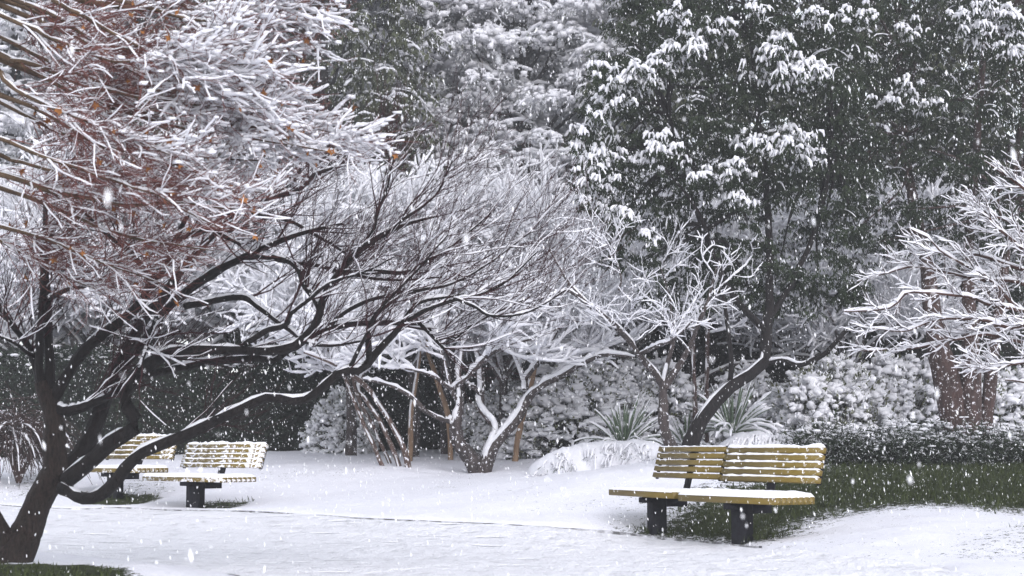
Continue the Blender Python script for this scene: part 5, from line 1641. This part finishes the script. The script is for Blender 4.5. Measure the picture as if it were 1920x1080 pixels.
P1 = grow(S, D + np.array([-.3, 0, .05]), rng.uniform(.14, .40, len(S)), 7, .16, (-.02, 0, .03))
R1 = taper(np.clip(r * .6, .003, .006), 7, .45)
_ok = P1[:, :, 2].min(1) > 1.38
_tp = P1[:, -1]
_px = 960 + _tp[:, 0] / _tp[:, 1] * FPX
_py = 840 - (_tp[:, 2] - CAMZ) / _tp[:, 1] * FPX
_ok &= (_px > 1600) & (_py > 290 + np.clip(1850 - _px, 0, 400) * 0.9)
P1, R1 = P1[_ok], R1[_ok]
S, D, r, tt = children(P1, R1, 8, 0.15, 1.0, (25, 65))
P2 = grow(S, D + np.array([-.12, 0, .1]), rng.uniform(.05, .19, len(S)), 5, .12, (-.03, 0, .03))
R2 = taper(np.full(len(S), .0025), 5, .6)
link("crown", mesh("crown", [(v - base, f) for v, f in (tubes(P1, R1, 3), tubes(P2, R2, 3))], M_rtwig), t_, kind="stuff")
sn = [snowcaps(PB, RB, h=.024, w=.003, K=6, gap=.15, lo=.2, wr=.7), snowcaps(P1, R1, h=.015, w=.0028, K=4, gap=.15, lo=.15), snowcaps(P2, R2, h=.011, w=.0023, K=4, gap=.18, lo=.2, keep=rng.random(len(P2)) < .9)]
link("snow", mesh("snow", [(v - base, f) for v, f in sn], M_snow), t_, kind="stuff")

# ------------------------------------------------------------------ the air: falling flakes and haze
def flakes(n, y0, y1, r0, r1):
    Y = y0 + (y1 - y0) * rng.random(n) ** (1 / 2.2)
    X = rng.uniform(-1, 1, n) * (Y * 0.345 + 0.8)
    Z = CAMZ + rng.uniform(-0.02, 1, n) * 0 + (rng.uniform(-0.10, 0.31, n) * Y + rng.uniform(-.4, .4, n))
    k = Z > base_z(X, Y) + 0.03
    C = np.stack([X, Y, Z], 1)[k]
    m_ = len(C)
    r_ = np.clip(rng.lognormal(math.log((r0 * r1) ** .5), .4, m_), r0 * .6, r1 * 1.6)
    ax = norm(np.stack([rng.normal(-.12, .12, m_), rng.normal(0, .15, m_), np.ones(m_)], 1))
    sd_ = norm(np.cross(ax, rng.normal(0, 1, (m_, 3))))
    s2_ = np.cross(ax, sd_)
    l_ = r_ * rng.uniform(1.4, 4.0, m_)
    a_, b_ = ax * l_[:, None], sd_ * r_[:, None]
    c_ = s2_ * (r_ * rng.uniform(.6, 1, m_))[:, None]
    V = np.stack([C + a_, C + b_, C - a_, C - b_, C + a_ * .8, C + c_, C - a_ * .8, C - c_], 1)
    return V.reshape(-1, 3), np.arange(m_ * 8).reshape(-1, 4)


fl = [flakes(58000, 5.0, 25.0, .0016, .0039), flakes(380, 1.5, 5.0, .0015, .0034)]
o = link("falling_snow", mesh("falling_snow", fl, M_flake), kind="stuff")
o["label"] = "white snowflakes falling through the whole scene"
o["category"] = "snow"

hz, t, b = nt("snowy_air")
t.nodes.remove(b)
pv = t.nodes.new("ShaderNodeVolumePrincipled")
pv.inputs['Color'].default_value = (0.93, 0.94, 0.98, 1)
pv.inputs['Density'].default_value = 0.0038
pv.inputs['Anisotropy'].default_value = 0.2
t.links.new(pv.outputs[0], t.nodes["Material Output"].inputs['Volume'])
zt = 26.0
V = np.array([(x, y, z) for z in (-3.0, zt) for (x, y) in ((-60, -20), (60, -20), (60, 75), (-60, 75))])
F = np.array([(3, 2, 1, 0), (4, 5, 6, 7), (0, 1, 5, 4), (1, 2, 6, 5), (2, 3, 7, 6), (3, 0, 4, 7)])
o = link("haze", mesh("haze", [(V, F)], hz, smooth=False), kind="stuff")
o["label"] = "pale snowy air greying the distant trees"
